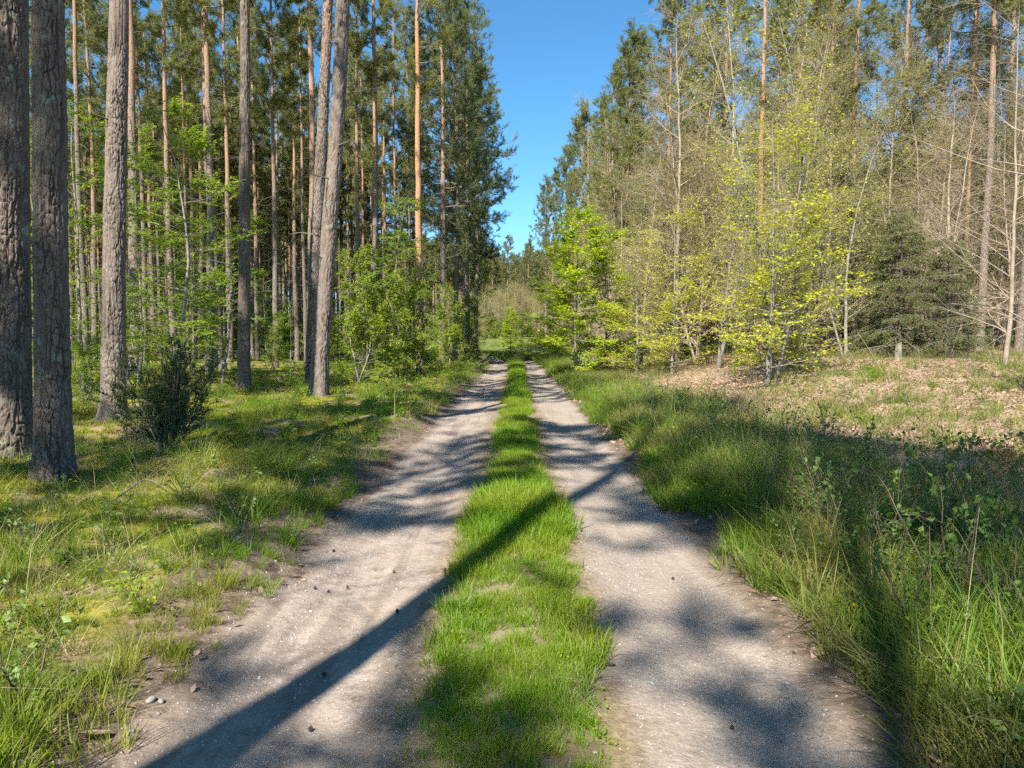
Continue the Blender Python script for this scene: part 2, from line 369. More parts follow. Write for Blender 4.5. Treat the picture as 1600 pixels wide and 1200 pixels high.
# ------------------------------------------------------------------ tree makers (meshes at the origin)
Z3 = np.array([0, 0, 1.0])
def spine(rng, H, r0, N=26, wob=.05, bend=(0, 0), tip=.25, flare=.22):
    z = np.linspace(0, 1, N)**1.15*H
    t = z/H
    x = np.cumsum(rng.normal(0, wob, N))*.35; y = np.cumsum(rng.normal(0, wob, N))*.35
    x = x-x[0]+bend[0]*np.sin(t*pi)*1.0; y = y-y[0]+bend[1]*np.sin(t*pi)
    P = np.stack([x, y, z], -1); r = r0*(1-(1-tip)*t**.9)*(1+flare*np.exp(-z/.35))*(1-.0*t)
    r[-1] *= .2
    P[0, 2] = -.25
    return P[None], r[None]
def pine_mesh(seed, H=23, r0=.19, crown0=13, radius=2.3, nlimb=46, shoots=6, ndl=30, dark=False, dead=22, one_side=None, dead0=4.5, bend=(0, 0), bark='bark'):
    rng = np.random.default_rng(seed)
    P, R = spine(rng, H, r0, bend=bend)
    parts = [(*tubes(P, R, 12), 0, True)]
    # dead lower branches
    Dl, Dr, _, _ = grow(rng, P, R, dead, dead0/H, (crown0+2)/H, lambda t, m: rng.uniform(.3, 1, m)**1.5*2.0+.15, 1.35, 6, -.45, .22, .12, rmin=.006)
    parts.append((*tubes(Dl, np.minimum(Dr, .016), 4), 1, True))
    D2, D2r, _, _ = grow(rng, Dl, Dr, 3, .35, 1, lambda t, m: rng.uniform(.2, .7, m), .8, 4, -.1, .18, .55, rmin=.005)
    parts.append((*tubes(D2, np.minimum(D2r, .009), 3), 1, True))
    # live limbs
    def Ll(t, m):
        s = np.clip((t*H-crown0)/(H-crown0), 0, 1)
        prof = np.clip(np.sqrt(np.clip(1-(np.clip(s-.25, 0, 1)/.78)**2, 0.02, 1)), .15, 1)*np.clip(.45+s*2.2, 0, 1)
        return radius*prof*rng.uniform(.45, 1.1, m)+.2
    A, Ar, _, At = grow(rng, P, R, nlimb, crown0/H, .995, Ll, lambda t, m: np.clip(1.75-1.15*np.clip((t*H-crown0)/(H-crown0), 0, 1)+rng.normal(0, .22, m), .3, 1.9), 6, .35, .12, .32, rmin=.012)
    if one_side is not None:
        keep = (norm(A[:, -1]-A[:, 0]) @ np.array([*one_side, 0])) > rng.uniform(-1.2, .1, len(A)); A, Ar = A[keep], Ar[keep]
    parts.append((*tubes(A, np.minimum(Ar, .045), 5), 1, True))
    B, Br, _, _ = grow(rng, A, Ar, 6, .3, 1, lambda t, m: rng.uniform(.3, .75, m)*radius*.38, .75, 4, .25, .14, .6, rmin=.006)
    parts.append((*tubes(B, np.minimum(Br, .018), 3), 0, True))
    C, Cr, _, _ = grow(rng, B, Br, shoots, .15, 1, lambda t, m: rng.uniform(.14, .36, m), .7, 2, .35, .1, .6, rmin=.004)
    V, F = needles(rng, C[:, 0], C[:, 1]-C[:, 0], np.linalg.norm(C[:, 1]-C[:, 0], axis=1)+.06, ndl, .155, .0155, 1.0)
    trunk = make_mesh('pine_trunk', parts, [M[bark], M['deadwood']])
    crown = make_mesh('pine_crown', [(V, F, 0, False)], [M['needle_dark' if dark else 'needle']])
    return trunk, crown
def beech_mesh(seed, H=7, r0=.06, n1=26, L1=2.4, n2=7, n3=5, nl=5, size=.058, leafmat='leaf_green', low=.12, bark='beech_bark', stems=1, ang=1.25, flat=.85, lean=.3, up=.25, twigs=True, spread=.25, wob=.12, nj=.35, thin=None, rr1=.32):
    rng = np.random.default_rng(seed)
    Ps, Rs = [], []
    for s in range(stems):
        P, R = spine(rng, H*rng.uniform(.75, 1) if s else H, r0*(1 if s == 0 else rng.uniform(.5, .9)), 18, .06, rng.normal(0, lean, 2), .12, .1)
        a = rng.uniform(0, 2*pi); d = 0 if stems == 1 else rng.uniform(.4, 1)*spread
        P[0, :, 0] += cos(a)*(.08*(stems > 1)+d*P[0, :, 2]); P[0, :, 1] += sin(a)*(.08*(stems > 1)+d*P[0, :, 2])
        Ps.append(P); Rs.append(R)
    P = np.concatenate(Ps); R = np.concatenate(Rs)
    parts = [(*tubes(P, R, 8), 0, True)]
    A, Ar, _, _ = grow(rng, P, R, n1, low, .98, lambda t, m: L1*(1.05-.75*t)*rng.uniform(.5, 1.1, m), ang, 7, up, wob, rr1, rmin=.004)
    parts.append((*tubes(A, Ar, 5), 0, True))
    B, Br, _, _ = grow(rng, A, Ar, n2, .2, 1, lambda t, m: L1*.36*(1.15-.6*t)*rng.uniform(.5, 1.1, m), .8, 5, .05, wob, .5, flat, rmin=.0028)
    parts.append((*tubes(B, Br, 3), 1, True))
    C, Cr, _, _ = grow(rng, B, Br, n3, .15, 1, lambda t, m: L1*.13*rng.uniform(.5, 1.2, m), .75, 3, .05, wob, .6, flat, rmin=.0018)
    if twigs: parts.append((*tubes(C, Cr, 3), 1, True))
    i = np.repeat(np.arange(len(C)), nl); t = rng.uniform(.1, 1, len(i)); p, tan, _ = lerp_poly(C, i, t)
    side = norm(np.cross(tan, Z3)+1e-6)*np.where(rng.random(len(i)) < .5, -1, 1)[:, None]
    d = norm(tan*.6+side*.9+rng.normal(0, .25, (len(i), 3))+np.array([0, 0, -.15]))
    nr = norm(np.array([0, 0, 1.0])+rng.normal(0, nj, (len(i), 3)))
    if thin is not None:
        k = rng.random(len(p)) < 1-(1-thin[2])*rs(p[:, 2], thin[0], thin[1]); p, d, nr = p[k], d[k], nr[k]
    V, F = leaves(rng, p, d, nr, size, lite=True)
    trunk = make_mesh('broadleaf_stem', parts, [M[bark], M['twig']])
    crown = make_mesh('broadleaf_crown', [(V, F, 0, False)], [M[leafmat]])
    return trunk, crown
def spruce_mesh(seed, H=6, L0=2.2, low=.03, n1=84):
    rng = np.random.default_rng(seed)
    P, R = spine(rng, H, .09, 16, .02, (0, 0), .1, .1)
    parts = [(*tubes(P, R, 8), 0, True)]
    A, Ar, _, _ = grow(rng, P, R, n1, low, .98, lambda t, m: L0*(1.05-.95*t)*rng.uniform(.7, 1.1, m)+.1, lambda t, m: 1.65-.5*t+rng.normal(0, .1, m), 7, -.45, .05, .35, rmin=.006)
    parts.append((*tubes(A, Ar, 4), 0, True))
    B, Br, _, _ = grow(rng, A, Ar, 18, .12, 1, lambda t, m: L0*.30*(1.2-.8*t)*rng.uniform(.5, 1.1, m), .85, 4, -.55, .08, .5, .85, rmin=.004)
    parts.append((*tubes(B, Br, 3), 0, True))
    C, _, _, _ = grow(rng, B, Br, 3, .3, 1, lambda t, m: rng.uniform(.08, .22, m), .6, 2, -.2, .08, .6, .6)
    sp = np.concatenate([B[:, 0], B[:, 2], C[:, 0]]); sd_ = np.concatenate([B[:, 2]-B[:, 0], B[:, 3]-B[:, 2], C[:, 1]-C[:, 0]])
    V, F = needles(rng, sp, sd_, np.linalg.norm(sd_, axis=1)+.02, 15, .052, .014, .8)
    return make_mesh('spruce_trunk', parts, [M['deadwood']]), make_mesh('spruce_crown', [(V, F, 0, False)], [M['spruce']])
def juniper_mesh(seed, H=1.25):
    rng = np.random.default_rng(seed)
    n = 26; a = rng.uniform(0, 2*pi, n); s = rng.uniform(.05, 1.0, n)**1.2; N = 7
    P = np.zeros((n, N, 3)); u = np.linspace(0, 1, N)
    hh = H*rng.uniform(.4, 1.18, n)*(1-.2*s)
    for k in range(n):
        P[k, :, 0] = np.cos(a[k])*(.05+s[k]*u*.85+.06*rng.normal(0, .3, N)*u); P[k, :, 1] = np.sin(a[k])*(.05+s[k]*u*.85); P[k, :, 2] = hh[k]*u-.05
    R = np.linspace(.016, .004, N)[None]*np.ones((n, 1))
    B, Br, _, _ = grow(rng, P, R, 13, .2, 1, lambda t, m: rng.uniform(.1, .34, m), .75, 4, .4, .1, .5, rmin=.003)
    C, Cr, _, _ = grow(rng, B, Br, 6, .1, 1, lambda t, m: rng.uniform(.05, .11, m), .65, 2, .25, .1, .5, rmin=.002)
    sp = np.concatenate([C[:, 0], B[:, 1], B[:, 2]]); sd_ = np.concatenate([C[:, 1]-C[:, 0], B[:, 2]-B[:, 1], B[:, 3]-B[:, 2]])
    V, F = needles(rng, sp, sd_, np.linalg.norm(sd_, axis=1)+.03, 18, .032, .010, 1.0)
    stem = make_mesh('juniper_stem', [(*tubes(P, R, 5), 0, True), (*tubes(B, Br, 3), 0, True)], [M['deadwood']])
    return stem, make_mesh('juniper_foliage', [(V, F, 0, False)], [M['juniper']])
def sapling_mesh(seed, H=.9, stems=3, nb=6, nl=4, size=.045, mat='leaf_dark', lean=.35, L=.28):
    rng = np.random.default_rng(seed)
    N = 7; u = np.linspace(0, 1, N); P = np.zeros((stems, N, 3))
    for k in range(stems):
        a = rng.uniform(0, 2*pi); l = rng.uniform(.1, 1)*lean; h = H*rng.uniform(.6, 1)
        P[k, :, 0] = cos(a)*(.03+l*u**1.4*H)+np.cumsum(rng.normal(0, .012, N)); P[k, :, 1] = sin(a)*(.03+l*u**1.4*H)+np.cumsum(rng.normal(0, .012, N)); P[k, :, 2] = h*u*(1-.12*u)-.03
    R = np.linspace(.006, .002, N)[None]*np.ones((stems, 1))
    A, Ar, _, _ = grow(rng, P, R, nb, .2, 1, lambda t, m: L*rng.uniform(.4, 1.2, m), .85, 4, .3, .15, .6, rmin=.0015)
    src = np.concatenate([A.reshape(-1, 4, 3)]); i = np.repeat(np.arange(len(src)), nl); t = rng.uniform(.15, 1, len(i)); p, tan, _ = lerp_poly(src, i, t)
    d = norm(tan*.5+rng.normal(0, .7, (len(i), 3))+np.array([0, 0, .1])); nr = norm(Z3+rng.normal(0, .5, (len(i), 3)))
    V, F = leaves(rng, p, d, nr, size, .68, .3)
    return make_mesh('sapling_stem', [(*tubes(P, R, 5), 0, True), (*tubes(A, Ar, 3), 0, True)], [M['stem']]), make_mesh('sapling_foliage', [(V, F, 0, False)], [M[mat]])
def plant(name, meshes, part_names, label, cat, loc, rz=0, scale=1, group=None):
    t = thing(name, label, cat, loc, rz, scale, group)
    for m, pn in zip(meshes, part_names): link(pn, m, t)
    return t
TC = ('trunk', 'crown')

# ------------------------------------------------------------------ foreground pine trunks with plated bark
def cell2(u, v, per, s):
    best = np.full(u.shape, 9.); sec = np.full(u.shape, 9.); cid = np.zeros(u.shape)
    iu, iv = np.floor(u), np.floor(v)
    for du in (-1, 0, 1):
        for dv in (-1, 0, 1):
            ci, cj = iu+du, iv+dv; cm = np.mod(ci, per)
            px = ci+.15+.7*hsh(cm, cj, s); py = cj+.1+.8*hsh(cm, cj, s+5); d = np.hypot(u-px, v-py)
            nb = d < best; sec = np.where(nb, best, np.minimum(sec, d)); cid = np.where(nb, hsh(cm, cj, s+9), cid); best = np.minimum(best, d)
    return best, sec, cid
def plated_trunk(seed, H, r0, path, bark, dense=7.5, nth=112, dz=.022, depth=.020, cells=15, tall=.115, tip=.35):
    """path: function z -> (dx, dy)"""
    rng = np.random.default_rng(seed)
    z = np.concatenate([np.arange(-.3, dense, dz), np.linspace(dense, H, 40)]); th = np.arange(nth)*2*pi/nth
    Zg, T = np.meshgrid(z, th, indexing='ij')
    u = T/(2*pi)*cells; v = Zg/tall
    wseam = rs(u/cells, .85, 1.0)
    def pn(a, b, sd, o=3): return fbm(u*a, v*b, sd, o)*(1-wseam)+fbm((u-cells)*a, v*b, sd, o)*wseam
    f1, f2, cid = cell2(u+1.5*(pn(.7, .55, seed)-.5), v+1.1*(pn(.6, .5, seed+3)-.5), cells, seed)
    fur = np.abs(pn(.62, .20, seed+41, 3)-.5)*2; fur2 = np.abs(pn(1.3, .34, seed+51, 2)-.5)*2
    depthmap = rs(pn(.3, .25, seed+31, 2), .2, .7)
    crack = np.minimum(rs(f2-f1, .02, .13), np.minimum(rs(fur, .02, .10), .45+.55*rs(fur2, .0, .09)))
    r = r0*(1-(1-tip)*np.clip(Zg/H, 0, 1)**.9)
    lobes = np.cos(3*T+seed)*.5+np.cos(5*T+2*seed)*.35
    r = r*(1+(.26+.20*lobes)*np.exp(-np.maximum(Zg, 0)/.22)+.06*np.exp(-np.maximum(Zg, 0)/.8))+.004*lobes
    fade = np.where(Zg < dense, 1, np.clip(1-(Zg-dense)/1.0, 0, 1))
    r = r+fade*(depth*(crack-.7)*(.35+.85*depthmap)+.007*(cid-.5)*crack+.010*(pn(3.4, 2.6, seed+7, 3)-.5)+.006*(pn(.5, .3, seed+17, 2)-.5))
    px, py = path(Zg)
    V = np.stack([px+r*np.cos(T), py+r*np.sin(T), Zg], -1).reshape(-1, 3); n = len(z)
    i, j = np.meshgrid(np.arange(n-1), np.arange(nth), indexing='ij'); j2 = (j+1) % nth
    F = np.stack([i*nth+j, i*nth+j2, (i+1)*nth+j2, (i+1)*nth+j], -1).reshape(-1, 4)
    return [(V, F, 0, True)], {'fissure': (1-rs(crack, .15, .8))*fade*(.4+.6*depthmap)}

def build_pines_front():
    def px_path(pts, base, Y):
        """pts: (px, py) of the trunk axis up the picture at distance Y -> local bend path"""
        zz, xx = [0.0], [0.0]
        for px, py in pts:
            d = ray(px, py); t = Y/d[1]; zz.append(EYE+d[2]*t-base[2]); xx.append(d[0]*t-base[0])
        s = (xx[-1]-xx[-2])/max(zz[-1]-zz[-2], .1)
        zz.append(zz[-1]+20); xx.append(xx[-1]+s*8)
        zz, xx = np.array(zz), np.array(xx)
        def f(z):
            a = np.interp(z, zz, xx); b = (np.interp(z-.8, zz, xx)+np.interp(z+.8, zz, xx)+a)/3
            return np.where(z < .2, b*np.clip(z/.2, 0, 1), b), 0*z
        return f
    # base px, py, width px, axis points, bark, label
    spec = [
     ((14, 715), 62, [(14, 400), (14, 0)], 'bark_dark', 'thick grey plated pine trunk cut off by the left picture edge', 22.5, 11),
     ((84, 752), 52, [(79, 400), (76, 0)], 'bark_dark', 'dark brown deeply plated pine trunk nearest to the viewer on the left bank', 23, 12),
     ((173, 686), 36, [(178, 400), (187, 0)], 'bark_grey', 'pale sunlit grey pine trunk standing behind the juniper bush', 22, 13),
     ((381, 607), 20, [(382, 400), (383, 0)], 'bark_dark', 'straight dark pine trunk alone at the edge of the left stand', 23, 14),
     ((497, 618), 28, [(511, 400), (527, 200), (537, 0)], 'bark_grey', 'grey pine trunk leaning right, front one of the close pair', 23.5, 15),
     ((489, 606), 22, [(493, 400), (504, 200), (513, 0)], 'bark', 'pine with orange upper trunk, rear one of the close pair', 23, 16),
    ]
    for (bx, by), wpx, pts, bark, label, H, seed in spec:
        x, y, z = ground_at(bx, by)
        if bx == 489: x, y, z = at_y(487, y+1.3)
        if bx == 173: x, y, z = at_y(173, 13.3)
        r0 = .5*wpx/FPX*y*.97
        rng = np.random.default_rng(seed)
        path = px_path(pts, (x, y, z), y)
        near = y < 15
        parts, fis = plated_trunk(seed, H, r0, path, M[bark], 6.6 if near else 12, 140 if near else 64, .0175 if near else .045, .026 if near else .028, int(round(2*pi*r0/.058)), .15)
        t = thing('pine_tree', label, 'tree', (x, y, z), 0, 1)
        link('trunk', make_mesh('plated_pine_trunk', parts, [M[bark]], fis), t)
        # live crown far above the picture
        zc = np.linspace(0, H, 26); pxx, pyy = path(zc); P = np.stack([pxx, pyy, zc], -1)[None]; R = (r0*(1-.7*zc/H))[None]
        A, Ar, _, _ = grow(rng, P, R, 34, 13.5/H, .99, lambda q, m: 2.3*rng.uniform(.4, 1, m), 1.2, 6, .35, .12, .3, rmin=.012)
        B, Br, _, _ = grow(rng, A, Ar, 6, .3, 1, lambda q, m: rng.uniform(.3, .75, m)*.9, .75, 4, .25, .14, .6, rmin=.006)
        C, Cr, _, _ = grow(rng, B, Br, 5, .15, 1, lambda q, m: rng.uniform(.14, .36, m), .7, 2, .35, .1, .6, rmin=.004)
        V, F = needles(rng, C[:, 0], C[:, 1]-C[:, 0], .3, 24, .13, .022, 1.0)
        link('crown', make_mesh('pine_crown', [(V, F, 0, False), (*tubes(A, np.minimum(Ar, .06), 5), 1, True), (*tubes(B, np.minimum(Br, .018), 3), 1, True)], [M['needle'], M['bark']]), t)
        # broken dead branches on the trunk
        nb = 4 if near else 9
        A, Ar, _, _ = grow(rng, P, R, nb, .1, .5, lambda q, m: rng.uniform(.12, .6, m)*(1 if near else 2.2), 1.35, 5, -.15, .13, .12, rmin=.010)
        for k in range(nb):
            link('branch_stub', make_mesh('branch_stub', [(*tubes(A[k:k+1], np.minimum(Ar[k:k+1], .02), 6), 0, True)], [M['deadwood']]), t)
    return
build_pines_front()

# ------------------------------------------------------------------ pine stock and the stands
PINE = [pine_mesh(100+k, 22.5+k*.6, .165+.018*k, 14.0+.7*k, 2.15, 40, 7, 36, False, 26, bend=(.25*(k-1), .2*(1-k))) for k in range(3)]
EDGE = [pine_mesh(140+k, 22.5, .19, 8.4+1.4*k, 3.4, 86, 8, 35, k == 0, 16, dead0=4, bend=(.2*k, -.2)) for k in range(2)]
PALE = [pine_mesh(160+k, 21.5, .17, 6.5+2*k, 2.7, 80, 7, 38, False, 14, dead0=3) for k in range(2)]
rg = np.random.default_rng(77)
placed = []
def ok(x, y, dmin):
    for a, b in placed:
        if (a-x)**2+(b-y)**2 < dmin*dmin: return False
    return True
def pine(x, y, stock, label, group, s=1.0, sz=None, name='pine_tree'):
    placed.append((x, y)); z = float(height(x, y))
    k = int(rg.integers(len(stock)))
    return plant(name, stock[k], TC, label, 'tree', (x, y, z-.02), rg.uniform(0, 2*pi), (s, s, sz or s), group)
# trees of the left stand that can be told apart, by picture column and distance
named = [
 (110, 34, 1.0, 'slim pine trunk just right of the dark plated trunk at the left edge'),
 (144, 44, .95, 'thin pine seen through leaves left of the pale sunlit trunk'),
 (207, 27, 1.0, 'dark pine trunk close behind the pale sunlit trunk, on its right'),
 (240, 47, .9, 'thin dark pine between the pale sunlit trunk and the brown trunk above the juniper'),
 (273, 33, .95, 'brown pine trunk rising above the juniper bush'),
 (303, 46, .85, 'thin reddish pine trunk right of the one above the juniper'),
 (326, 29, 1.0, 'tan pine trunk left in the group beside the lone dark trunk'),
 (346, 31, 1.05, 'grey pine trunk right in the group beside the lone dark trunk'),
 (358, 40, .9, 'thin pine touching the lone dark trunk from the left'),
 (430, 36, .9, 'brown pine trunk midway between the lone dark trunk and the close pair'),
 (463, 45, .85, 'thin pale curving pine left of the close pair of trunks'),
 (480, 33, .95, 'reddish brown pine directly left of the close pair of trunks'),
 (566, 40, .9, 'brown pine right of the leaning grey trunk'),
 (587, 38, 1.0, 'dark pine trunk second to the right of the leaning grey trunk'),
 (604, 48, .85, 'thin pine behind the leafy thicket, third right of the leaning trunk'),
]
for px, Y, s, lab in named:
    x, y, _ = at_y(px, Y); pine(x, y, PINE, lab, None, s)
ORG = [pine_mesh(180, 23, .17, 12.5, 2.0, 34, 6, 28, False, 12, dead0=7, bark='bark_orange')]
for px, Y, s, lab in [(657, 34, 1.05, 'bright orange pine trunk standing clear above the leafy thicket')]:
    x, y, _ = at_y(px, Y); pine(x, y, ORG, lab, None, s)
for px, Y, s, lab in [(690, 42, 1.0, 'pale barked edge pine right of the bright orange trunk'), (709, 47, .95, 'edge pine with dark crown, first behind the pale barked one'),
                      (730, 52, 1.0, 'orange edge pine whose dark crown overhangs the track'), (744, 60, 1.0, 'last clear trunk of the dark edge pines before the bend')]:
    x, y, _ = at_y(px, Y); pine(x, y, EDGE, lab, None, s)
for k, Y in enumerate((65, 70)):
    pine(float(cxr(Y)*.25)-3.9-.3*(k % 3), Y, EDGE, 'dark pine in the receding row along the left of the track', 'pines in the receding left row', rg.uniform(.92, 1.08))
n = 0; tries = 0
while n < 165 and tries < 14000:
    tries += 1
    y = 22+ (125-22)*rg.random()**.72; px = rg.uniform(-60, 735); x = at_y(px, y)[0]
    if x > -5.5 or not ok(x, y, 2.2): continue
    if y < 30 and px > 200: continue
    if 71 < y < 126 and x > -24: continue
    near = y < 52
    pine(x, y, PINE, 'slender pine in the middle depth of the crowded left stand' if near else 'thin distant pine at the back of the crowded left stand', 'pines of the left stand' if near else 'far pines of the left stand', rg.uniform(.62, .98), rg.uniform(.9, 1.08)); n += 1
# right stand
for px, Y, s, st, lab in [
 (1187, 34, .9, ORG, 'orange pine trunk rising behind the yellow-green birch'),
 (1290, 33, .75, PALE, 'short slim trunk beside the brushwood heap'),
 (1337, 34, .85, PINE, 'grey pine trunk behind the yellow-green leaves right of centre'),
 (1506, 33, .95, ORG, 'pink-orange pine trunk, left of the two tall ones at far right'),
 (1531, 30, 1.05, PINE, 'grey tall pine trunk, right of the two tall ones at far right'),
 (1592, 29, .95, PINE, 'dark pine trunk at the right picture edge'),
 (1570, 38, .95, PINE, 'brown pine trunk next to the one at the right picture edge'),
 (1130, 41, 1.0, PALE, 'pine rising between the orange trunk and the sparse birch, its crown behind twigs'),
 (1240, 39, 1.05, PALE, 'pine crown directly right of the orange trunk behind the birch'),
 (1400, 37, 1.05, PALE, 'pine towering behind the bigger spruce'),
 (1455, 40, 1.05, PALE, 'pine towering behind the smaller spruce'),
 (1040, 40, .9, PALE, 'pine behind the thin twigs left of the yellow-green birch'),
 (978, 47, .9, PALE, 'thin trunk behind the lime-green beech')]:
    x, y, _ = at_y(px, Y); pine(x, y, st, lab, None, s)
for k, (Y, dx) in enumerate(((52, 8.2), (57, 7.2), (63, 7.8), (70, 7.0), (78, 7.4), (87, 6.5), (97, 6.0), (108, 6.2))):
    pine(dx+float(cxr(Y))*.12, Y, PALE, 'grey-green pine in the receding row along the right of the track', 'pines in the receding right row', rg.uniform(.92, 1.05))
n = 0; tries = 0
while n < 52 and tries < 5000:
    tries += 1
    y = 34+(110-34)*rg.random()**.8; px = rg.uniform(930, 1670); x = at_y(px, y)[0]
    if x < 9.5 or not ok(x, y, 2.9): continue
    pine(x, y, PALE if rg.random() < .75 else PINE, 'pine deep in the tangled stand right of the clearing', 'pines of the right stand', rg.uniform(.85, 1.05), rg.uniform(.85, 1.05)); n += 1
n = 0; tries = 0
while n < 18 and tries < 4000:
    tries += 1
    y = rg.uniform(172, 225); px = rg.uniform(715, 905); x = at_y(px, y)[0]
    if not ok(x, y, 2.6) or abs(x-float(cxr(y))) < 2.5: continue
    pine(x, y, PALE, 'grey-green pine in the far wood closing the end of the track', 'pines closing the end of the track', rg.uniform(.85, 1.05)); n += 1
# pines behind the viewpoint: their shadows lie across the track and the right verge
for x, y, st, s in [(-3.2, -2.0, PINE, 1.0), (-3.2, -8.8, EDGE, 1.0), (-3.0, -13.5, PINE, 1.12), (-6.5, -5.2, PINE, .95), (-9.6, -7.0, PINE, .95), (-10.8, -4.0, PINE, 1.0), (-14, -12, PINE, 1.0),
                    (-8.2, 2.0, PINE, 1.0), (-13.5, 5, PINE, 1.0), (-16, -6, PINE, 1), (-12.8, 12, PINE, 1.0), (-18, 10, PINE, 1.0), (-15.5, 17, PINE, 1)]:
    pine(x, y, st, 'tall pine out of view beside or behind the viewpoint, known by its shadow', 'pines out of view casting shadows', s)

# ------------------------------------------------------------------ broadleaf trees, spruces, shrubs
BEECH = [beech_mesh(200+k, 7.5, .06, 28, 2.4, 9, 7, 6, .080, 'leaf_green') for k in range(3)]
BUSH = [beech_mesh(220+k, 4.2, .035, 18, 1.5, 8, 6, 6, .070, 'leaf_green', .06, stems=3, flat=.5, up=.5) for k in range(2)]
LIME = [beech_mesh(230, 6.6, .07, 46, 2.5, 11, 7, 8, .086, 'leaf_lime', .03, up=.2, nj=.6, flat=.8)]
YEL = [beech_mesh(240, 7.0, .07, 44, 3.0, 10, 7, 4, .086, 'leaf_yellow', .07, ang=1.2, wob=.14, up=.1, nj=.7, thin=(2.6, 5.6, .32)), beech_mesh(241, 9.5, .07, 26, 2.7, 8, 6, 2, .066, 'leaf_yellow', .15, stems=2, ang=.9, up=.5, wob=.14, flat=.4, nj=.7, thin=(4.5, 8, .5))]
TWIG = [beech_mesh(250+k, 10.5-k, .085, 32, 3.2, 10, 8, (2, 1, 2)[k], (.060, .045, .066)[k], ('leaf_olive', 'bud', 'leaf_olive')[k], .08, stems=2, ang=.92, up=.45, flat=.3, wob=.16, bark='twig', spread=.12, rr1=.45) for k in range(3)]
BARE = [beech_mesh(260, 10.0, .07, 30, 4.2, 8, 5, 1, .032, 'bud', .1, ang=1.15, up=.35, flat=.4, wob=.10, bark='twig')]
SPR = [spruce_mesh(270, 5.2, 2.3)]
JUN = juniper_mesh(280, 1.35)
SC = ('trunk', 'crown')
def put(name, stock, px, Y, label, cat='tree', s=1.0, sz=None, group=None, dz=-.03, names=SC, rz=None):
    x, y, z = at_y(px, Y); m = stock[int(rg.integers(len(stock)))] if isinstance(stock, list) else stock
    return plant(name, m, names, label, cat, (x, y, z+dz), rg.uniform(0, 2*pi) if rz is None else rz, (s, s, sz or s), group)
for px, Y, sc_, lab in [(255, 17.5, .9, 'young beech with layered green leaves behind the juniper'), (128, 19, .95, 'young green beech seen between the dark plated trunk and the pale one'), (345, 24, .9, 'young green beech left of the lone dark trunk'),
                   (30, 24, 1.0, 'green beech behind the trunks at the left picture edge'), (215, 23, 1.0, 'green beech directly behind the pale sunlit trunk'), (300, 27, .8, 'green beech behind the one above the juniper')]:
    put('beech_tree', BEECH, px, Y, lab, s=sc_)
put('beech_tree', BEECH, 640, 32, 'tall green beech in the leafy thicket below the orange trunk', s=1.0)
put('beech_tree', BEECH, 745, 56, 'green beech under the dark edge pines near the bend', s=1.0)
put('leafy_shrub', BUSH, 560, 24, 'green leafy shrub directly right of the leaning grey trunk', 'shrub', 1.0)
put('leafy_shrub', BUSH, 600, 27, 'green leafy shrub in the middle of the thicket left of the track', 'shrub', 1.1)
put('leafy_shrub', BUSH, 655, 30, 'green leafy shrub at the right end of the thicket', 'shrub', 1.0)
put('leafy_shrub', BUSH, 705, 40, 'green leafy shrub below the pale barked edge pine', 'shrub', 1.0)
put('leafy_shrub', BUSH, 728, 50, 'green shrub at the foot of the edge pines near the bend', 'shrub', 1.0)
put('leafy_shrub', BUSH, 130, 15.5, 'low green shrub between the dark plated trunk and the pale trunk', 'shrub', .4)
put('leafy_shrub', BUSH, 425, 34, 'low green shrub in front of the distant trunks left of the close pair', 'shrub', .6)
put('lime_beech', LIME, 900, 31, 'dense bright lime-green beech at the right edge of the track', s=1.0)
put('lime_beech', LIME, 950, 33, 'lime-green beech just right of the densest one', s=.9)
put('birch_tree', [YEL[0]], 995, 31, 'airy yellow-green birch between the lime beeches and the clearing birches', s=.85)
put('lime_beech', LIME, 872, 62, 'bright green beech further along the right edge of the track', s=.85)
put('lime_beech', LIME, 797, 88, 'small bright green tree at the end of the track', s=.7)
put('birch_tree', [YEL[0]], 1200, 20, 'yellow-green birch with spreading twigs right of the clearing mouth', s=1.0)
put('birch_tree', [YEL[1]], 1215, 21.5, 'taller thin yellow-green birch rising above its neighbour', s=1.1)
put('birch_tree', [YEL[0]], 1050, 29, 'yellow-green birch between the lime beech and the nearer birch', s=.95)
put('birch_tree', [YEL[0]], 1222, 24, 'yellow-green birch just left of the brushwood heap', s=.72)
put('birch_tree', [YEL[1]], 1120, 28, 'sparse yellow-green birch with thin upright stems', s=1.05)
put('birch_tree', [YEL[1]], 1320, 27, 'sparse yellow-green birch left of the spruces', s=.95)
for k, (px, Y, s) in enumerate([(960, 42, 1.0), (1000, 36, 1.0), (1090, 33, 1.1), (1150, 36, 1.15), (1250, 30, 1.15), (1300, 36, 1.1), (1390, 30, 1.15), (1450, 34, 1.1), (1550, 36, 1.1), (930, 52, 1), (900, 66, 1), (1480, 27, 1.0), (1020, 46, 1.2), (1200, 40, 1.3), (1350, 42, 1.3), (1600, 30, 1.1), (880, 82, 1), (1100, 50, 1.3), (1280, 48, 1.4), (1430, 44, 1.35), (1520, 46, 1.3), (1230, 26, 1.0), (1070, 38, 1.1), (990, 56, 1.2), (1060, 34, 1.5), (1130, 37, 1.7), (1210, 35, 1.7), (1265, 33, 1.55), (1330, 38, 1.8), (1410, 36, 1.7), (1480, 38, 1.8), (1560, 33, 1.5), (1610, 36, 1.6), (975, 48, 1.5), (945, 60, 1.6)]):
    put('budding_tree', TWIG, px, Y, 'brown twiggy tree with opening buds behind the clearing', s=s, group='budding trees behind the clearing')
put('bare_tree', BARE, 1660, 13.5, 'pale bare branches reaching in from the right picture edge', s=1.0)
put('bare_tree', BARE, 1570, 20, 'bare leafless tree in front of the two tall trunks at far right', s=.95)
put('spruce_tree', [SPR[0]], 1405, 27, 'bigger drooping spruce at the back of the clearing', s=1.0)
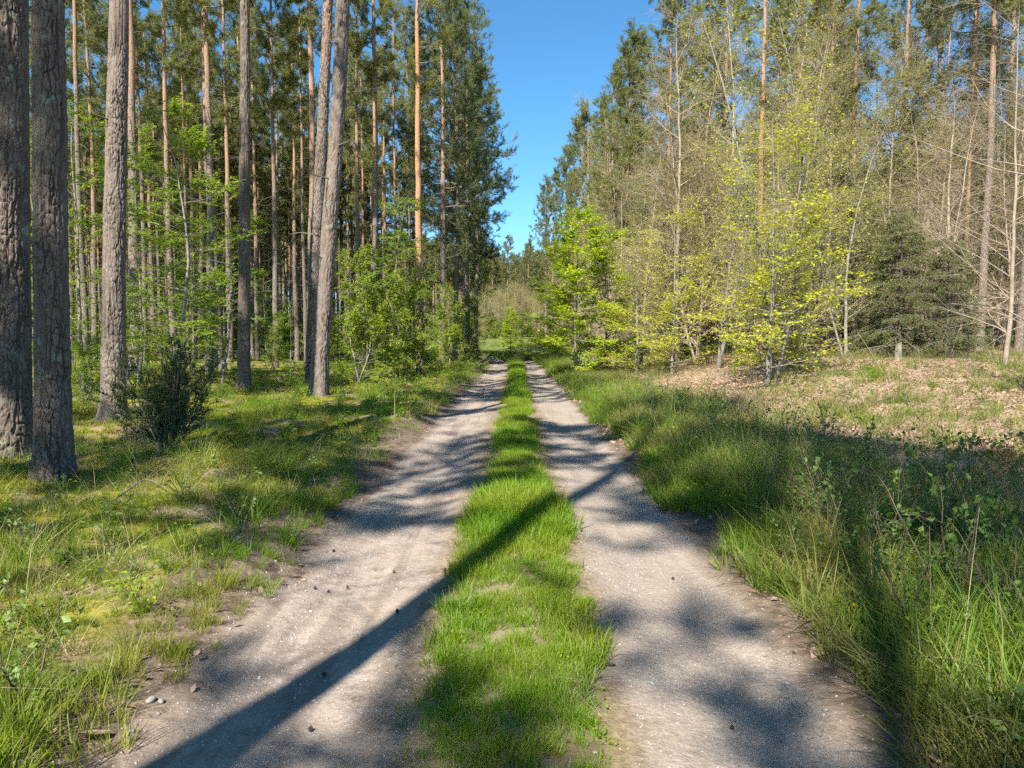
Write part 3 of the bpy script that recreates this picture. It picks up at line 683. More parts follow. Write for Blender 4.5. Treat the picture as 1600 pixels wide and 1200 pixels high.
put('spruce_tree', SPR, 1480, 26, 'smaller drooping spruce right of the bigger one', s=.8)
put('spruce_tree', SPR, 1345, 30, 'spruce behind the bigger one, beside the brushwood heap', s=.9)
x, y, z = ground_at(262, 708)
plant('juniper_bush', JUN, ('stem', 'foliage'), 'dark prickly juniper bush beside the pale sunlit trunk', 'bush', (x, y, z), 1.0, 1.0)

# saplings and brambles
SAP_D = [sapling_mesh(300+k, .95, 4, 8, 5, .044, 'leaf_dark') for k in range(4)]
SAP_P = [sapling_mesh(310+k, .55, 3, 5, 4, .045, 'leaf_pale', .3, .2) for k in range(3)]
SF = ('stem', 'foliage')
def sap(px, py, stock, label, s, cat='sapling', group=None, name='sapling'):
    x, y, z = ground_at(px, py)
    return plant(name, stock[int(rg.integers(len(stock)))], SF, label, cat, (x, y, z), rg.uniform(0, 6), s, group)
for px, py, s, lab in [(1480, 960, 1.15, 'tall dark-leaved sapling at the right edge above the straw'), (1390, 900, 1.0, 'dark-leaved sapling in front of the rusty bracken'),
                  (1570, 900, 1.1, 'dark-leaved sapling touching the right picture edge')]:
    sap(px, py, SAP_D, lab, s)
for px, py, s in [(1250, 830, .8), (1310, 790, .9), (1200, 760, .9), (1140, 720, .9), (1350, 770, 1), (1440, 800, 1.0), (1530, 800, 1.0), (1110, 690, .9), (1180, 690, .8), (1250, 720, .9), (1060, 660, .9), (1320, 880, .7), (1420, 1000, .8), (1590, 1020, .9), (1230, 900, .5), (1290, 850, .9), (1460, 870, 1.1), (1290, 690, .9), (1005, 625, .9), (1040, 640, .8)]:
    sap(px, py, SAP_D, 'dark bramble in the shaded strip between the right rut and the clearing', s, 'bramble', 'brambles on the right verge', 'bramble')
for px, py, s, lab in [(40, 1110, 1.0, 'pale-leaved raspberry shoot at the lower left picture edge'), (215, 905, .6, 'small pale-leaved plant alone on the mossy bank'), (75, 800, .7, 'pale green fern-like plant at the foot of the dark plated trunk'),
                  (30, 870, .7, 'pale-leaved shoot on the mossy mound at the left edge'), (380, 820, .6, 'small leafy shoot on the left bank near the rut'), (30, 990, .8, 'pale-leaved shoot just above the raspberry shoot')]:
    sap(px, py, SAP_P, lab, s)

# ------------------------------------------------------------------ scattered ground cover (geometry nodes, one object each)
def proto(name, parts, mats):
    return bpy.data.objects.new(name, make_mesh(name, parts, mats))
def tuft(seed, n, h0, h1, spread, wid, lean=.5, curl=.6, seg=3):
    rng = np.random.default_rng(seed)
    a = rng.uniform(0, 2*pi, n); rad = spread*np.sqrt(rng.random(n)); b = np.stack([np.cos(a)*rad, np.sin(a)*rad, np.full(n, -.015)], -1)
    az = a+rng.normal(0, .9, n); h = rng.uniform(h0, h1, n); ln = rng.random(n)*lean
    out = np.stack([np.cos(az), np.sin(az), 0*az], -1); side = np.stack([-np.sin(az), np.cos(az), 0*az], -1)
    tw = rng.normal(0, .7, n)[:, None]; side = side*np.cos(tw)+out*np.sin(tw)
    V = []
    for k in range(seg+1):
        t = k/seg; bend = ln*t+curl*rng.random(n)*0+curl*(ln+.15)*t*t
        p = b+out*(h*bend)[:, None]+Z3*(h*t*np.cos(np.clip(bend*.55, 0, 1.3)))[:, None]
        w_ = wid*(1-t**1.5)*.5*rng.uniform(.9, 1.1)
        if k < seg: V += [p-side*w_, p+side*w_]
        else: V += [p]
    V = np.stack(V, 1); m = V.shape[1]; bidx = (np.arange(n)*m)[:, None]; F4 = [bidx+np.array([[2*k, 2*k+1, 2*k+3, 2*k+2]]) for k in range(seg-1)]
    F3 = bidx+np.array([[2*seg-2, 2*seg-1, 2*seg]])
    Vf = V.reshape(-1, 3)
    return Vf, np.concatenate(F4), F3
def tuft_proto(name, mat, *a, **k):
    V, F4, F3 = tuft(*a, **k)
    me_parts = [(V, F4, 0, True), (V[:0], F3-0, 0, True)]
    # faces of the second part refer to the first part's vertices
    Vc = V; me = bpy.data.meshes.new(name)
    idx = np.concatenate([F4.ravel(), F3.ravel()]); st = np.concatenate([np.arange(len(F4))*4, len(F4)*4+np.arange(len(F3))*3])
    me.vertices.add(len(Vc)); me.vertices.foreach_set('co', Vc.astype(np.float32).ravel()); me.loops.add(len(idx)); me.loops.foreach_set('vertex_index', idx.astype(np.int32))
    me.polygons.add(len(st)); me.polygons.foreach_set('loop_start', st.astype(np.int32)); me.polygons.foreach_set('use_smooth', np.ones(len(st), bool))
    me.materials.append(M[mat]); me.update(calc_edges=True)
    return bpy.data.objects.new(name, me)
def scatter(name, pts, rot, scl, protos, label, cat, both=False):
    n = len(pts); me = bpy.data.meshes.new(name); me.vertices.add(n); me.vertices.foreach_set('co', np.asarray(pts, np.float32).ravel())
    at = me.attributes.new('rot', 'FLOAT_VECTOR', 'POINT'); at.data.foreach_set('vector', np.asarray(rot, np.float32).ravel())
    at = me.attributes.new('scl', 'FLOAT', 'POINT'); at.data.foreach_set('value', np.asarray(scl, np.float32))
    at = me.attributes.new('idx', 'INT', 'POINT'); at.data.foreach_set('value', np.asarray(rg.integers(0, len(protos), n), np.int32))
    o = link(name, me)
    ng = bpy.data.node_groups.new(name+'_scatter', 'GeometryNodeTree')
    ng.interface.new_socket('Geometry', in_out='INPUT', socket_type='NodeSocketGeometry'); ng.interface.new_socket('Geometry', in_out='OUTPUT', socket_type='NodeSocketGeometry')
    N = ng.nodes.new; gi, go = N('NodeGroupInput'), N('NodeGroupOutput'); ip = N('GeometryNodeInstanceOnPoints'); jn = N('GeometryNodeJoinGeometry')
    for p in protos:
        oi = N('GeometryNodeObjectInfo'); oi.inputs['Object'].default_value = p; oi.inputs['As Instance'].default_value = True
        ng.links.new(oi.outputs['Geometry'], jn.inputs[0])
    def na(nm, ty): a = N('GeometryNodeInputNamedAttribute'); a.data_type = ty; a.inputs[0].default_value = nm; return a.outputs[0]
    ng.links.new(gi.outputs[0], ip.inputs['Points']); ng.links.new(jn.outputs[0], ip.inputs['Instance']); ip.inputs['Pick Instance'].default_value = not both
    ng.links.new(na('idx', 'INT'), ip.inputs['Instance Index']); ng.links.new(na('rot', 'FLOAT_VECTOR'), ip.inputs['Rotation']); ng.links.new(na('scl', 'FLOAT'), ip.inputs['Scale'])
    ng.links.new(ip.outputs[0], go.inputs[0])
    md = o.modifiers.new('scatter', 'NODES'); md.node_group = ng
    return tag(o, label, cat, None, 'stuff')
def sample(bands, xr0, xr1, dens, rng, flt=None, wide=.74, margin=1.6):
    """random terrain points; bands (y0, y1, per m2)"""
    out = []
    for y0, y1, d in bands:
        wmax = wide*y1+margin; lo, hi = max(xr0, -wmax), min(xr1, wmax)
        if hi <= lo: continue
        n = int((hi-lo)*(y1-y0)*d); y = rng.uniform(y0, y1, n); xr = rng.uniform(lo, hi, n); x = xr+cxr(y)
        k = np.abs(x) < wide*y+margin; x, y, xr = x[k], y[k], xr[k]
        pr = dens(xr, x, y); k = rng.random(len(x)) < pr; out.append(np.stack([x[k], y[k], xr[k]], -1))
    o = np.concatenate(out); return o
def lay(name, S, protos, label, cat, rng, smin, smax, tilt=.1, grow_far=0.0, dz=0.0, flatrot=False, sfun=None):
    x, y = S[:, 0], S[:, 1]; z = height(x, y)+dz; n = len(S)
    rot = np.stack([rng.normal(0, tilt, n), rng.normal(0, tilt, n), rng.uniform(0, 2*pi, n)], -1)
    s = rng.uniform(smin, smax, n)*(1+grow_far*np.clip(y-8, 0, 60)/30)
    if sfun is not None: s = s*sfun(S)
    scatter(name, np.stack([x, y, z], -1), rot, s, protos, label, cat)
rng = np.random.default_rng(5)
G_SHORT = [tuft_proto('short_tuft', 'grass', 400+k, 46, .05, .15, .085, .0062, .5, .7) for k in range(4)]
G_MID = [tuft_proto('verge_tuft', 'grass_forest', 410+k, 46, .10, .27, .10, .0072, .55, .8) for k in range(4)]
G_LONG = [tuft_proto('long_tuft', 'grass_forest', 420+k, 40, .22, .50, .12, .0085, .6, .9) for k in range(3)]
G_DRY = [tuft_proto('dry_tuft', 'straw', 430+k, 22, .18, .55, .14, .0040, 1.1, 1.0) for k in range(3)]
G_MOSS = [tuft_proto('moss_tuft', 'moss', 440+k, 90, .018, .045, .11, .006, .6, .5, 2) for k in range(2)]
G_MIDR = [tuft_proto('verge_tuft', 'grass_dark', 450+k, 44, .10, .27, .11, .0075, .7, .9) for k in range(3)]
G_LONGR = [tuft_proto('long_tuft', 'grass_dark', 460+k, 34, .22, .52, .13, .0088, .8, 1.0) for k in range(3)]
G_DRYR = [tuft_proto('dry_tuft', 'straw_brown', 470+k, 22, .18, .60, .15, .0042, 1.2, 1.0) for k in range(3)]
def patch(x, y, f, s, lo, hi): return rs(fbm(x*f, y*f, s), lo, hi)
# middle ridge
def d_mid(xr, x, y):
    e = .42-.12*rs(y, 5, 11)+.10*(vnoise(y*1.3, 0*y, 61)-.5)*2*.8; c = 1-rs(np.abs(xr+.02), e-.14, e+.06)
    bare = 1-.5*(1-rs(y+.5*(vnoise(x*3, y*2, 6)-.5), 2.6, 3.4))
    return c*bare*(.5+.5*patch(x, y, 1.5, 62, .3, .5))
S = sample([(1.8, 5, 520), (5, 10, 360), (10, 22, 180), (22, 48, 75), (48, 90, 25)], -.64, .64, d_mid, rng)
lay('grass', S, G_SHORT, 'bright short grass on the ridge between the wheel tracks', 'grass', rng, .7, 1.15, .12, .5, sfun=lambda S: .55+.85*patch(S[:, 0], S[:, 1], 1.0, 63, .2, .7))
S = sample([(1.8, 5, 30), (5, 14, 12)], -.6, .6, lambda xr, x, y: 1-rs(np.abs(xr), .35, .55), rng)
lay('dry_grass', S, G_DRY, 'dead straw matted into the ridge between the tracks', 'dry grass', rng, .2, .4, .5)
# left bank
def d_left(xr, x, y):
    e = 1.72+.22*(vnoise(y*.9, 0*y, 64)-.5)*2
    c = rs(-xr, e-.12, e+.12); strip_ = np.exp(-((xr+2.4)/.9)**2)
    return c*np.clip(strip_*.95*(.45+.55*patch(x, y, .8, 165, .35, .6))+.62*patch(x, y, .5, 65, .50, .66)+.05, 0, 1)*(1-.35*rs(-xr, 6, 12))
S = sample([(1.8, 5, 130), (5, 10, 80), (10, 20, 36), (20, 40, 12), (40, 100, 4)], -40, -1.5, d_left, rng)
lay('grass', S, G_MID, 'green grass tufts on the bank left of the track', 'grass', rng, .40, .9, .15, .5, sfun=lambda S: .5+.6*patch(S[:, 0], S[:, 1], .9, 166, .3, .7))
S = sample([(1.8, 10, 8), (10, 40, 3)], -9, -1.7, lambda xr, x, y: patch(x, y, .7, 71, .5, .65)*.9, rng)
lay('grass', S, G_LONG, 'longer green grass clumps along the left bank', 'grass', rng, .5, .9, .2, .2)
S = sample([(1.8, 8, 110), (8, 16, 50), (16, 30, 14)], -22, -2.0, lambda xr, x, y: (1-.8*patch(x, y, .5, 65, .46, .64))*rs(-xr, 2.0, 2.6)*.95, rng)
lay('moss', S, G_MOSS, 'yellow-green moss cushions on the forest floor', 'moss', rng, .8, 1.5, .2, .6)
S = sample([(1.8, 10, 9), (10, 30, 2.2)], -20, -1.8, lambda xr, x, y: .7+0*x, rng)
lay('dry_grass', S, G_DRY, 'dry straw blades lying among the left bank grass', 'dry grass', rng, .45, .85, .35)
# right verge and clearing
def d_right(xr, x, y):
    e = 1.55+.2*(vnoise(y*.8, 0*y, 66)-.5)*2; near = 1-rs(xr, 3.0, 4.8)
    return rs(xr, e-.1, e+.15)*np.clip(near*.9+.20*patch(x, y, .45, 67, .46, .66)+.015, 0, 1)
S = sample([(1.8, 5, 120), (5, 10, 80), (10, 20, 40), (20, 44, 11), (44, 100, 4)], 1.35, 40, d_right, rng)
lay('grass', S, G_MID[:1]+G_MIDR, 'green grass covering the verge and clearing on the right', 'grass', rng, .6, 1.2, .15, .5)
S = sample([(1.8, 8, 30), (8, 18, 18), (18, 34, 3)], 1.7, 16, lambda xr, x, y: rs(xr, 1.6, 2.2)*(1-.93*rs(xr, 3.0, 4.6)), rng)
lay('grass', S, G_LONGR, 'long dark grass on the shaded right verge', 'grass', rng, .6, 1.15, .2, .1)
S = sample([(1.8, 8, 34), (8, 18, 24), (18, 40, 9)], 1.8, 28, lambda xr, x, y: rs(xr, 1.9, 2.6)*(.85-.62*rs(xr, 4.0, 6.0)), rng)
lay('dry_grass', S, G_DRY[:2]+G_DRYR[:2], 'pale dry grass among the brambles and over the clearing', 'dry grass', rng, .5, 1.15, .35)
# fallen leaves
def leaf_proto(seed):
    r = np.random.default_rng(seed); N = 5; t = np.linspace(0, 1, N); wv = np.sin(t*pi)**.8*.5*.62+.01; cu = r.uniform(.1, .45); co = r.uniform(-.3, .5)
    V = []
    for k in range(N):
        z = co*(t[k]-.5)**2*1.2
        V += [(t[k]-.5, -wv[k], z+cu*wv[k]*1.2), (t[k]-.5, 0, z), (t[k]-.5, wv[k], z+cu*wv[k]*r.uniform(.4, 1.4))]
    V = np.array(V); F = []
    for k in range(N-1):
        for j in (0, 1): F.append((3*k+j, 3*k+j+1, 3*k+4+j, 3*k+3+j))
    return proto('dead_leaf', [(V*.065, np.array(F), 0, True)], [M['litter']])
LEAF = [leaf_proto(500+k) for k in range(5)]
def d_lit(xr, x, y):
    return np.clip(rs(xr, 3.0, 4.8)*(.5+.5*patch(x, y, .5, 68, .38, .6))+.25*np.exp(-((xr-1.75)/.22)**2), 0, 1)
S = sample([(1.8, 6, 110), (6, 14, 260), (14, 24, 200), (24, 40, 70)], 1.3, 28, d_lit, rng)
lay('fallen_leaves', S, LEAF, 'beige fallen leaves littering the clearing and the right rut edge', 'leaf litter', rng, .6, 1.25, .5, .3, .010)
S = sample([(1.8, 6, 16), (6, 20, 7), (20, 40, 2)], -16, -1.4, lambda xr, x, y: .5+0*x, rng)
lay('fallen_leaves', S, LEAF, 'scattered brown leaves on the left bank', 'leaf litter', rng, .5, 1.0, .45, .3, .012)
# gravel and needle debris on the ruts
def peb(seed):
    r = np.random.default_rng(seed); ph = (1+5**.5)/2
    V = np.array([(-1, ph, 0), (1, ph, 0), (-1, -ph, 0), (1, -ph, 0), (0, -1, ph), (0, 1, ph), (0, -1, -ph), (0, 1, -ph), (ph, 0, -1), (ph, 0, 1), (-ph, 0, -1), (-ph, 0, 1)])
    F = np.array([(0, 11, 5), (0, 5, 1), (0, 1, 7), (0, 7, 10), (0, 10, 11), (1, 5, 9), (5, 11, 4), (11, 10, 2), (10, 7, 6), (7, 1, 8), (3, 9, 4), (3, 4, 2), (3, 2, 6), (3, 6, 8), (3, 8, 9), (4, 9, 5), (2, 4, 11), (6, 2, 10), (8, 6, 7), (9, 8, 1)])
    V = norm(V)*r.uniform(.75, 1.2, (12, 1))*np.array([1, .75, .5]); return V*.5, F
PEB = [proto('pebble', [(*peb(510+k), 0, k % 2 == 0)], [M['stone']]) for k in range(4)]
def d_track(xr, x, y): return np.maximum(1-rs(np.abs(xr+1.08), .5, .75), 1-rs(np.abs(xr-.98), .45, .65))*(.35+.65*patch(x, y, 1.1, 69, .35, .65))
S = sample([(1.8, 4, 420), (4, 8, 260), (8, 16, 90)], -1.9, 1.75, d_track, rng)
lay('gravel', S, PEB, 'small pale gravel pressed into the wheel tracks', 'gravel', rng, .005, .016, .3, .5, .001, sfun=lambda S: np.where(rng.random(len(S)) < .06, 1.7, 1.0))
def stick(seed):
    r = np.random.default_rng(seed); P = np.zeros((1, 4, 3)); P[0, :, 0] = np.linspace(-.5, .5, 4); P[0, :, 1] = r.normal(0, .05, 4); P[0, :, 2] = r.normal(0, .02, 4)
    return proto('debris', [(*tubes(P*.06, np.full((1, 4), .0013), 3), 0, True)], [M['deadwood']])
STK = [stick(520+k) for k in range(4)]
S = sample([(1.8, 4, 240), (4, 9, 120), (9, 16, 30)], -2.0, 1.9, lambda xr, x, y: np.clip(np.exp(-((xr+1.6)/.25)**2)+np.exp(-((xr-1.45)/.3)**2)+.22*patch(x, y, 1.7, 70, .4, .6), 0, 1)*rs(np.abs(xr), .4, .55), rng)
lay('needle_litter', S, STK, 'dark pine needles and bits of twig along the rut edges', 'needle litter', rng, .25, .75, .12, .3, .003)
# low ground-cover plants
HERB = [bpy.data.objects.new('herb', None) for _ in range(0)]
def herb(seed, mat, n=14, size=.03, h=.10):
    r = np.random.default_rng(seed); a = r.uniform(0, 2*pi, n); rad = r.uniform(.01, .10, n); p = np.stack([np.cos(a)*rad, np.sin(a)*rad, r.uniform(.02, h, n)], -1)
    d = np.stack([np.cos(a), np.sin(a), r.uniform(-.2, .5, n)], -1); V, F = leaves(r, p, d, norm(Z3+r.normal(0, .4, (n, 3))), size, .7)
    B = np.stack([p*np.array([.1, .1, 0]), p*np.array([.5, .5, .7]), p], 1); return proto('herb', [(V, F, 0, False), (*tubes(B, np.full((n, 3), .0012), 3), 0, True)], [M[mat]])
HB = [herb(530, 'leaf_green'), herb(531, 'leaf_pale', 10), herb(532, 'leaf_dark', 18, .035, .16), herb(533, 'leaf_green', 20, .028, .2)]
S = sample([(1.8, 8, 9), (8, 16, 7), (16, 34, 5)], -22, -1.9, lambda xr, x, y: np.clip(.15+.9*patch(x, y, .35, 72, .45, .6), 0, 1), rng)
lay('ground_cover', S, HB, 'low leafy ground cover under the left pines', 'ground cover', rng, .7, 1.5, .2, 1.2)
S = sample([(1.8, 8, 22), (8, 20, 14), (20, 40, 4)], 1.8, 24, lambda xr, x, y: np.clip(1.1-.9*rs(xr, 3.2, 5), 0, 1)*.8, rng)
lay('ground_cover', S, HB[:1]+HB[2:], 'low leafy ground cover on the right verge', 'ground cover', rng, .7, 1.7, .2, .6)

S = sample([(1.8, 5, 26), (5, 12, 10)], -.6, .6, lambda xr, x, y: (1-rs(np.abs(xr), .35, .55))*patch(x, y, 1.3, 172, .4, .6), rng)
lay('ground_cover', S, HB[:1], 'small weeds in the grass between the wheel tracks', 'ground cover', rng, .35, .7, .2)
# ------------------------------------------------------------------ woods beyond the single trees, and their undergrowth (one mass each)
def pair_proto(name, meshes):
    out = []
    for k, (a, b) in enumerate(meshes):
        out.append((bpy.data.objects.new(name+'_wood', a), bpy.data.objects.new(name+'_leaf', b)))
    return out
def wood(name, pts, pairs, label, cat, smin, smax):
    """each point carries one whole tree: wood and foliage share the rotation, scale and index"""
    n = len(pts); z = height(pts[:, 0], pts[:, 1]); rot = np.stack([0*z, 0*z, rg.uniform(0, 2*pi, n)], -1); scl = rg.uniform(smin, smax, n)
    prot = []
    for a, b in pairs:
        me = bpy.data.meshes.new(name+'_tree')
        prot.append((a, b))
    which = rg.integers(0, len(pairs), n)
    for k, (a, b) in enumerate(pairs):
        m = which == k
        if not m.any(): continue
        P = np.stack([pts[m, 0], pts[m, 1], z[m]], -1)
        scatter(name, P, rot[m], scl[m], [a, b], label, cat, both=True)
def scat_pts(n, xa, xb, ya, yb, cond):
    x = rg.uniform(xa, xb, n); y = rg.uniform(ya, yb, n); k = cond(x, y) & (np.abs(x-cxr(y)) > 4.5); return np.stack([x[k], y[k]], -1)
fr = lambda x, y: np.abs(x) < .80*y+6
wood('far_wood', scat_pts(2600, -230, -8, 84, 230, lambda x, y: fr(x, y) & ((y > 165) | (x < -32))), pair_proto('pine', PINE[:2]), 'far pine wood behind the left stand', 'wood', .85, 1.05)
wood('far_wood', scat_pts(520, -85, -9, 50, 100, lambda x, y: fr(x, y) & ((y < 71) | (x < -24))), pair_proto('pine', PINE[:1]), 'crowded slim stems filling the left stand', 'wood', .55, .85)
wood('far_wood', scat_pts(900, 8, 200, 75, 200, lambda x, y: fr(x, y) & (x > 9)), pair_proto('pine', PALE), 'far pine wood behind the right stand', 'wood', .85, 1.05)
wood('far_wood', scat_pts(260, -40, 60, 185, 260, fr), pair_proto('pine', PALE[:1]), 'far pine wood beyond the end of the track', 'wood', .85, 1.05)
wood('undergrowth', scat_pts(800, -120, -7, 42, 160, lambda x, y: fr(x, y) & ((y < 71) | (y > 126) | (x < -24))), pair_proto('beech', BEECH[:2]+BUSH[:1]), 'leafy undergrowth deep in the left stand', 'undergrowth', .45, .8)
wood('undergrowth', scat_pts(600, 9, 150, 36, 150, lambda x, y: fr(x, y) & (x > 9)), pair_proto('twig', TWIG[:2]), 'twiggy undergrowth deep in the right stand', 'undergrowth', .6, 1.0)
wood('undergrowth', scat_pts(260, -45, 25, 124, 200, fr), pair_proto('twig', TWIG[2:]+BUSH[:1]), 'brown undergrowth closing the end of the track', 'undergrowth', .7, 1.2)

# ------------------------------------------------------------------ small single things
def stone(px, py, size, label, group=None):
    x, y, z = ground_at(px, py); r = np.random.default_rng(int(px*7+py)); V, F = peb(int(px+py))
    bm_me = make_mesh('stone', [(V*size*np.array([1, 1, 1.1]), F, 0, True)], [M['loose_stone']])
    o = link('stone', bm_me, None, (x, y, z+size*.1), r.uniform(0, 6)); s = o.modifiers.new('round', 'SUBSURF'); s.levels = s.render_levels = 1
    return tag(o, label, 'stone', group)
stone(236, 1098, .07, 'larger pale stone on the left rut edge, left of its neighbour')
stone(252, 1104, .05, 'pale stone touching the larger one on the left rut edge')
for px, py in [(350, 1060), (135, 1192), (205, 1150), (247, 1118), (420, 985), (440, 925), (600, 1150), (480, 880), (560, 800), (1275, 1022), (1228, 1030), (1212, 1063), (1330, 1070), (1000, 870), (1290, 1115), (1090, 1100), (930, 1180)]:
    stone(px, py, rg.uniform(.018, .04), 'small pale stone lying loose on the track', 'loose stones on the track')
def cone_mesh():
    r = np.random.default_rng(3); parts = []
    nL, k = 7, 8
    core = np.stack([np.zeros(6), np.zeros(6), np.linspace(0, .045, 6)], -1)[None]; parts.append((*tubes(core, np.array([[.004, .012, .014, .012, .008, .002]]), 8), 0, True))
    for l in range(nL):
        z = .004+l*.0058; rad = .017*np.sin((l+1.2)/(nL+1)*pi)**.6
        a = np.arange(k)*2*pi/k+l*.39; p = np.stack([np.cos(a)*rad*.3, np.sin(a)*rad*.3, np.full(k, z)], -1); d = np.stack([np.cos(a), np.sin(a), np.full(k, .35)], -1)
        parts.append((*leaves(r, p, d, np.tile(Z3, (k, 1)), rad*1.1, .8, .2), 0, False))
    return make_mesh('pine_cone', parts, [M['cone']])
CONE = cone_mesh()
for k, (px, py) in enumerate([(541, 922), (490, 926), (516, 930), (520, 864), (618, 960), (617, 897), (693, 897), (505, 1057), (488, 1143), (912, 820), (1052, 908), (1140, 1140)]):
    x, y, z = ground_at(px, py); o = link('pine_cone', CONE, None, (x, y, z+.012), rg.uniform(0, 6), rg.uniform(.42, .62)); o.rotation_euler = (1.5+rg.normal(0, .2), 0, rg.uniform(0, 6))
    tag(o, 'dark pine cone lying on the wheel track', 'pine cone', 'pine cones on the track')
def fallen(pts, r, label, name='fallen_branch', twigs=4, seed=0, mat='deadwood'):
    rr = np.random.default_rng(seed); W = []
    for px, py, lift in pts: x, y, z = ground_at(px, py); W.append((x, y, z+lift))
    W = np.array(W); b = W[0].copy(); t = np.linspace(0, len(W)-1, 12); i = np.clip(t.astype(int), 0, len(W)-2); u = (t-i)[:, None]
    P = (W[i]*(1-u)+W[i+1]*u-b+rr.normal(0, r*.5, (12, 3)))[None]; R = np.linspace(r, r*.35, 12)[None]
    o = thing(name, label, 'branch', b)
    link('limb', make_mesh('limb', [(*tubes(P, R, 7), 0, True)], [M[mat]]), o)
    A, Ar, _, _ = grow(rr, P, R, twigs, .25, 1, lambda q, m: rr.uniform(.25, .8, m)*np.linalg.norm(W[-1]-W[0])*.4, .7, 5, .1, .15, .5, .3, rmin=.002)
    for k in range(twigs): link('side_twig', make_mesh('side_twig', [(*tubes(A[k:k+1], Ar[k:k+1], 5), 0, True)], [M[mat]]), o)
fallen([(160, 800, .02), (225, 762, .09), (300, 782, .03)], .010, 'crooked dead branch lying on the moss of the left bank', seed=1)
fallen([(395, 742, .02), (440, 728, .05), (490, 735, .02)], .007, 'thin dead twig lying in the grass of the left bank nearer the rut', seed=5, twigs=3)
fallen([(1330, 640, .05), (1400, 628, .12), (1460, 645, .05)], .02, 'dead branch lying on the leaf litter of the clearing', seed=6, twigs=5)
fallen([(745, 573, .1), (765, 566, .5), (790, 572, .15)], .05, 'grey fallen branch at the left track edge near the bend', seed=2, twigs=6)
fallen([(755, 570, .1), (780, 564, .35), (800, 571, .2)], .035, 'second fallen branch lying across the first near the bend', seed=3, twigs=6)
# brushwood heap at the back of the clearing
x, y, z = at_y(1290, 28.5)
hp = thing('brushwood_heap', 'heap of cut brushwood and roots at the back of the clearing', 'heap', (x, y, z))
rr = np.random.default_rng(9)
for k in range(30):
    L = rr.uniform(.5, 1.3); a = rr.uniform(0, pi); c = rr.normal(0, .38, 2); h = max(.05, .75-.9*abs(c[0]))*rr.uniform(.1, 1)
    u = np.linspace(-.5, .5, 6)[:, None]; P = np.array([c[0], c[1], h])+u*L*np.array([cos(a), sin(a)*.6, rr.normal(0, .25)])+rr.normal(0, .03, (6, 3)); P[:, 2] = np.maximum(P[:, 2], .02)
    link('stick', make_mesh('stick', [(*tubes(P[None], np.full((1, 6), rr.uniform(.02, .06)), 6), 0, True)], [M['deadwood'] if k % 2 else M['bark_orange']]), hp)
# weathered stump in front of the spruces
x, y, z = at_y(1405, 24.5)
st = thing('tree_stump', 'small pale-topped stump in front of the bigger spruce', 'stump', (x, y, z))
th = np.arange(14)*2*pi/14; V = []
for zz, r in ((-.1, .17), (.0, .14), (.12, .11), (.38, .10), (.52, .095)):
    for a in th: V.append((cos(a)*r*(1+.12*sin(3*a)), sin(a)*r*(1+.12*sin(3*a)), zz+(.06*cos(a) if zz > .5 else 0)))
F = [(i*14+j, i*14+(j+1) % 14, (i+1)*14+(j+1) % 14, (i+1)*14+j) for i in range(4) for j in range(14)]
link('bark', make_mesh('stump_bark', [(np.array(V), np.array(F), 0, True)], [M['beech_bark']]), st)
Vt = np.array([(0, 0, .525)]+[(v[0]*.98, v[1]*.98, v[2]+.003) for v in V[-14:]]); link('cut_face', make_mesh('cut_face', [(Vt, np.array([(0, 1+j, 1+(j+1) % 14) for j in range(14)]), 0, False)], [M['straw']]), st)
# tall dry stalks
def stalk(px, py, tx, ty, label, r=.004):
    x, y, z = ground_at(px, py); d = ray(tx, ty); t = y/d[1]; top = np.array([d[0]*t-x, .1, EYE+d[2]*t-z]); u = np.linspace(0, 1, 7)[:, None]
    P = u*top+np.array([0, 0, 1])*np.sin(u*pi)*.03; 
    tag(link('dry_stalk', make_mesh('dry_stalk', [(*tubes(P[None], np.linspace(r, r*.4, 7)[None], 4), 0, True)], [M['straw']]), None, (x, y, z)), label, 'stalk')
stalk(1385, 592, 1342, 518, 'long pale dry stalk leaning left in front of the spruces', .010)
stalk(1362, 610, 1320, 535, 'thin dry stalk parallel to the longer one left of the spruces', .007)
stalk(1440, 600, 1438, 540, 'short upright dry stalk in the clearing', .008)
stalk(617, 655, 615, 585, 'pale upright dry stem on the left bank before the thicket', .009)
stalk(1455, 1020, 1470, 830, 'straw-coloured stalk standing upright at the right verge', .003)
stalk(1500, 1060, 1552, 800, 'long straw-coloured stalk leaning right near the right edge', .003)
stalk(1325, 925, 1450, 920, 'dry stalk lying almost level above the verge grass', .003)
# dandelion
x, y, z = ground_at(1334, 985)
fl = thing('dandelion', 'single yellow dandelion in the grass right of the track', 'flower', (x, y, z), 0, 1)
link('stem', make_mesh('stem', [(*tubes(np.array([[(0, 0, 0), (.003, 0, .06), (0, .004, .12)]]), np.full((1, 3), .002), 5), 0, True)], [M['grass']]), fl)
a = np.arange(24)*2.4; p = np.stack([np.cos(a)*.002, np.sin(a)*.002, np.full(24, .12)], -1); d = np.stack([np.cos(a), np.sin(a), np.linspace(.1, 1.2, 24)], -1)
link('blossom', make_mesh('blossom', [(*leaves(rr, p, d, np.tile(Z3, (24, 1)), .018, .35), 0, False)], [M['flower']]), fl)
# big dead leaf
for px, py, s, lab in [(1277, 1024, 1.6, 'pale curled dead leaf at the right rut edge'), (1490, 1165, 2.2, 'large crumpled dead leaf at the lower right under the straw'), (145, 1165, 2.0, 'tan dead leaf at the lower left of the rut'), (955, 1045, 1.0, 'small pinkish dead leaf on the inner edge of the right rut')]:
    x, y, z = ground_at(px, py); o = link('dead_leaf', LEAF[int(rg.integers(5))].data, None, (x, y, z+.02), rg.uniform(0, 6), s); o.rotation_euler = (.2, -.3, rg.uniform(0, 6)); tag(o, lab, 'leaf')
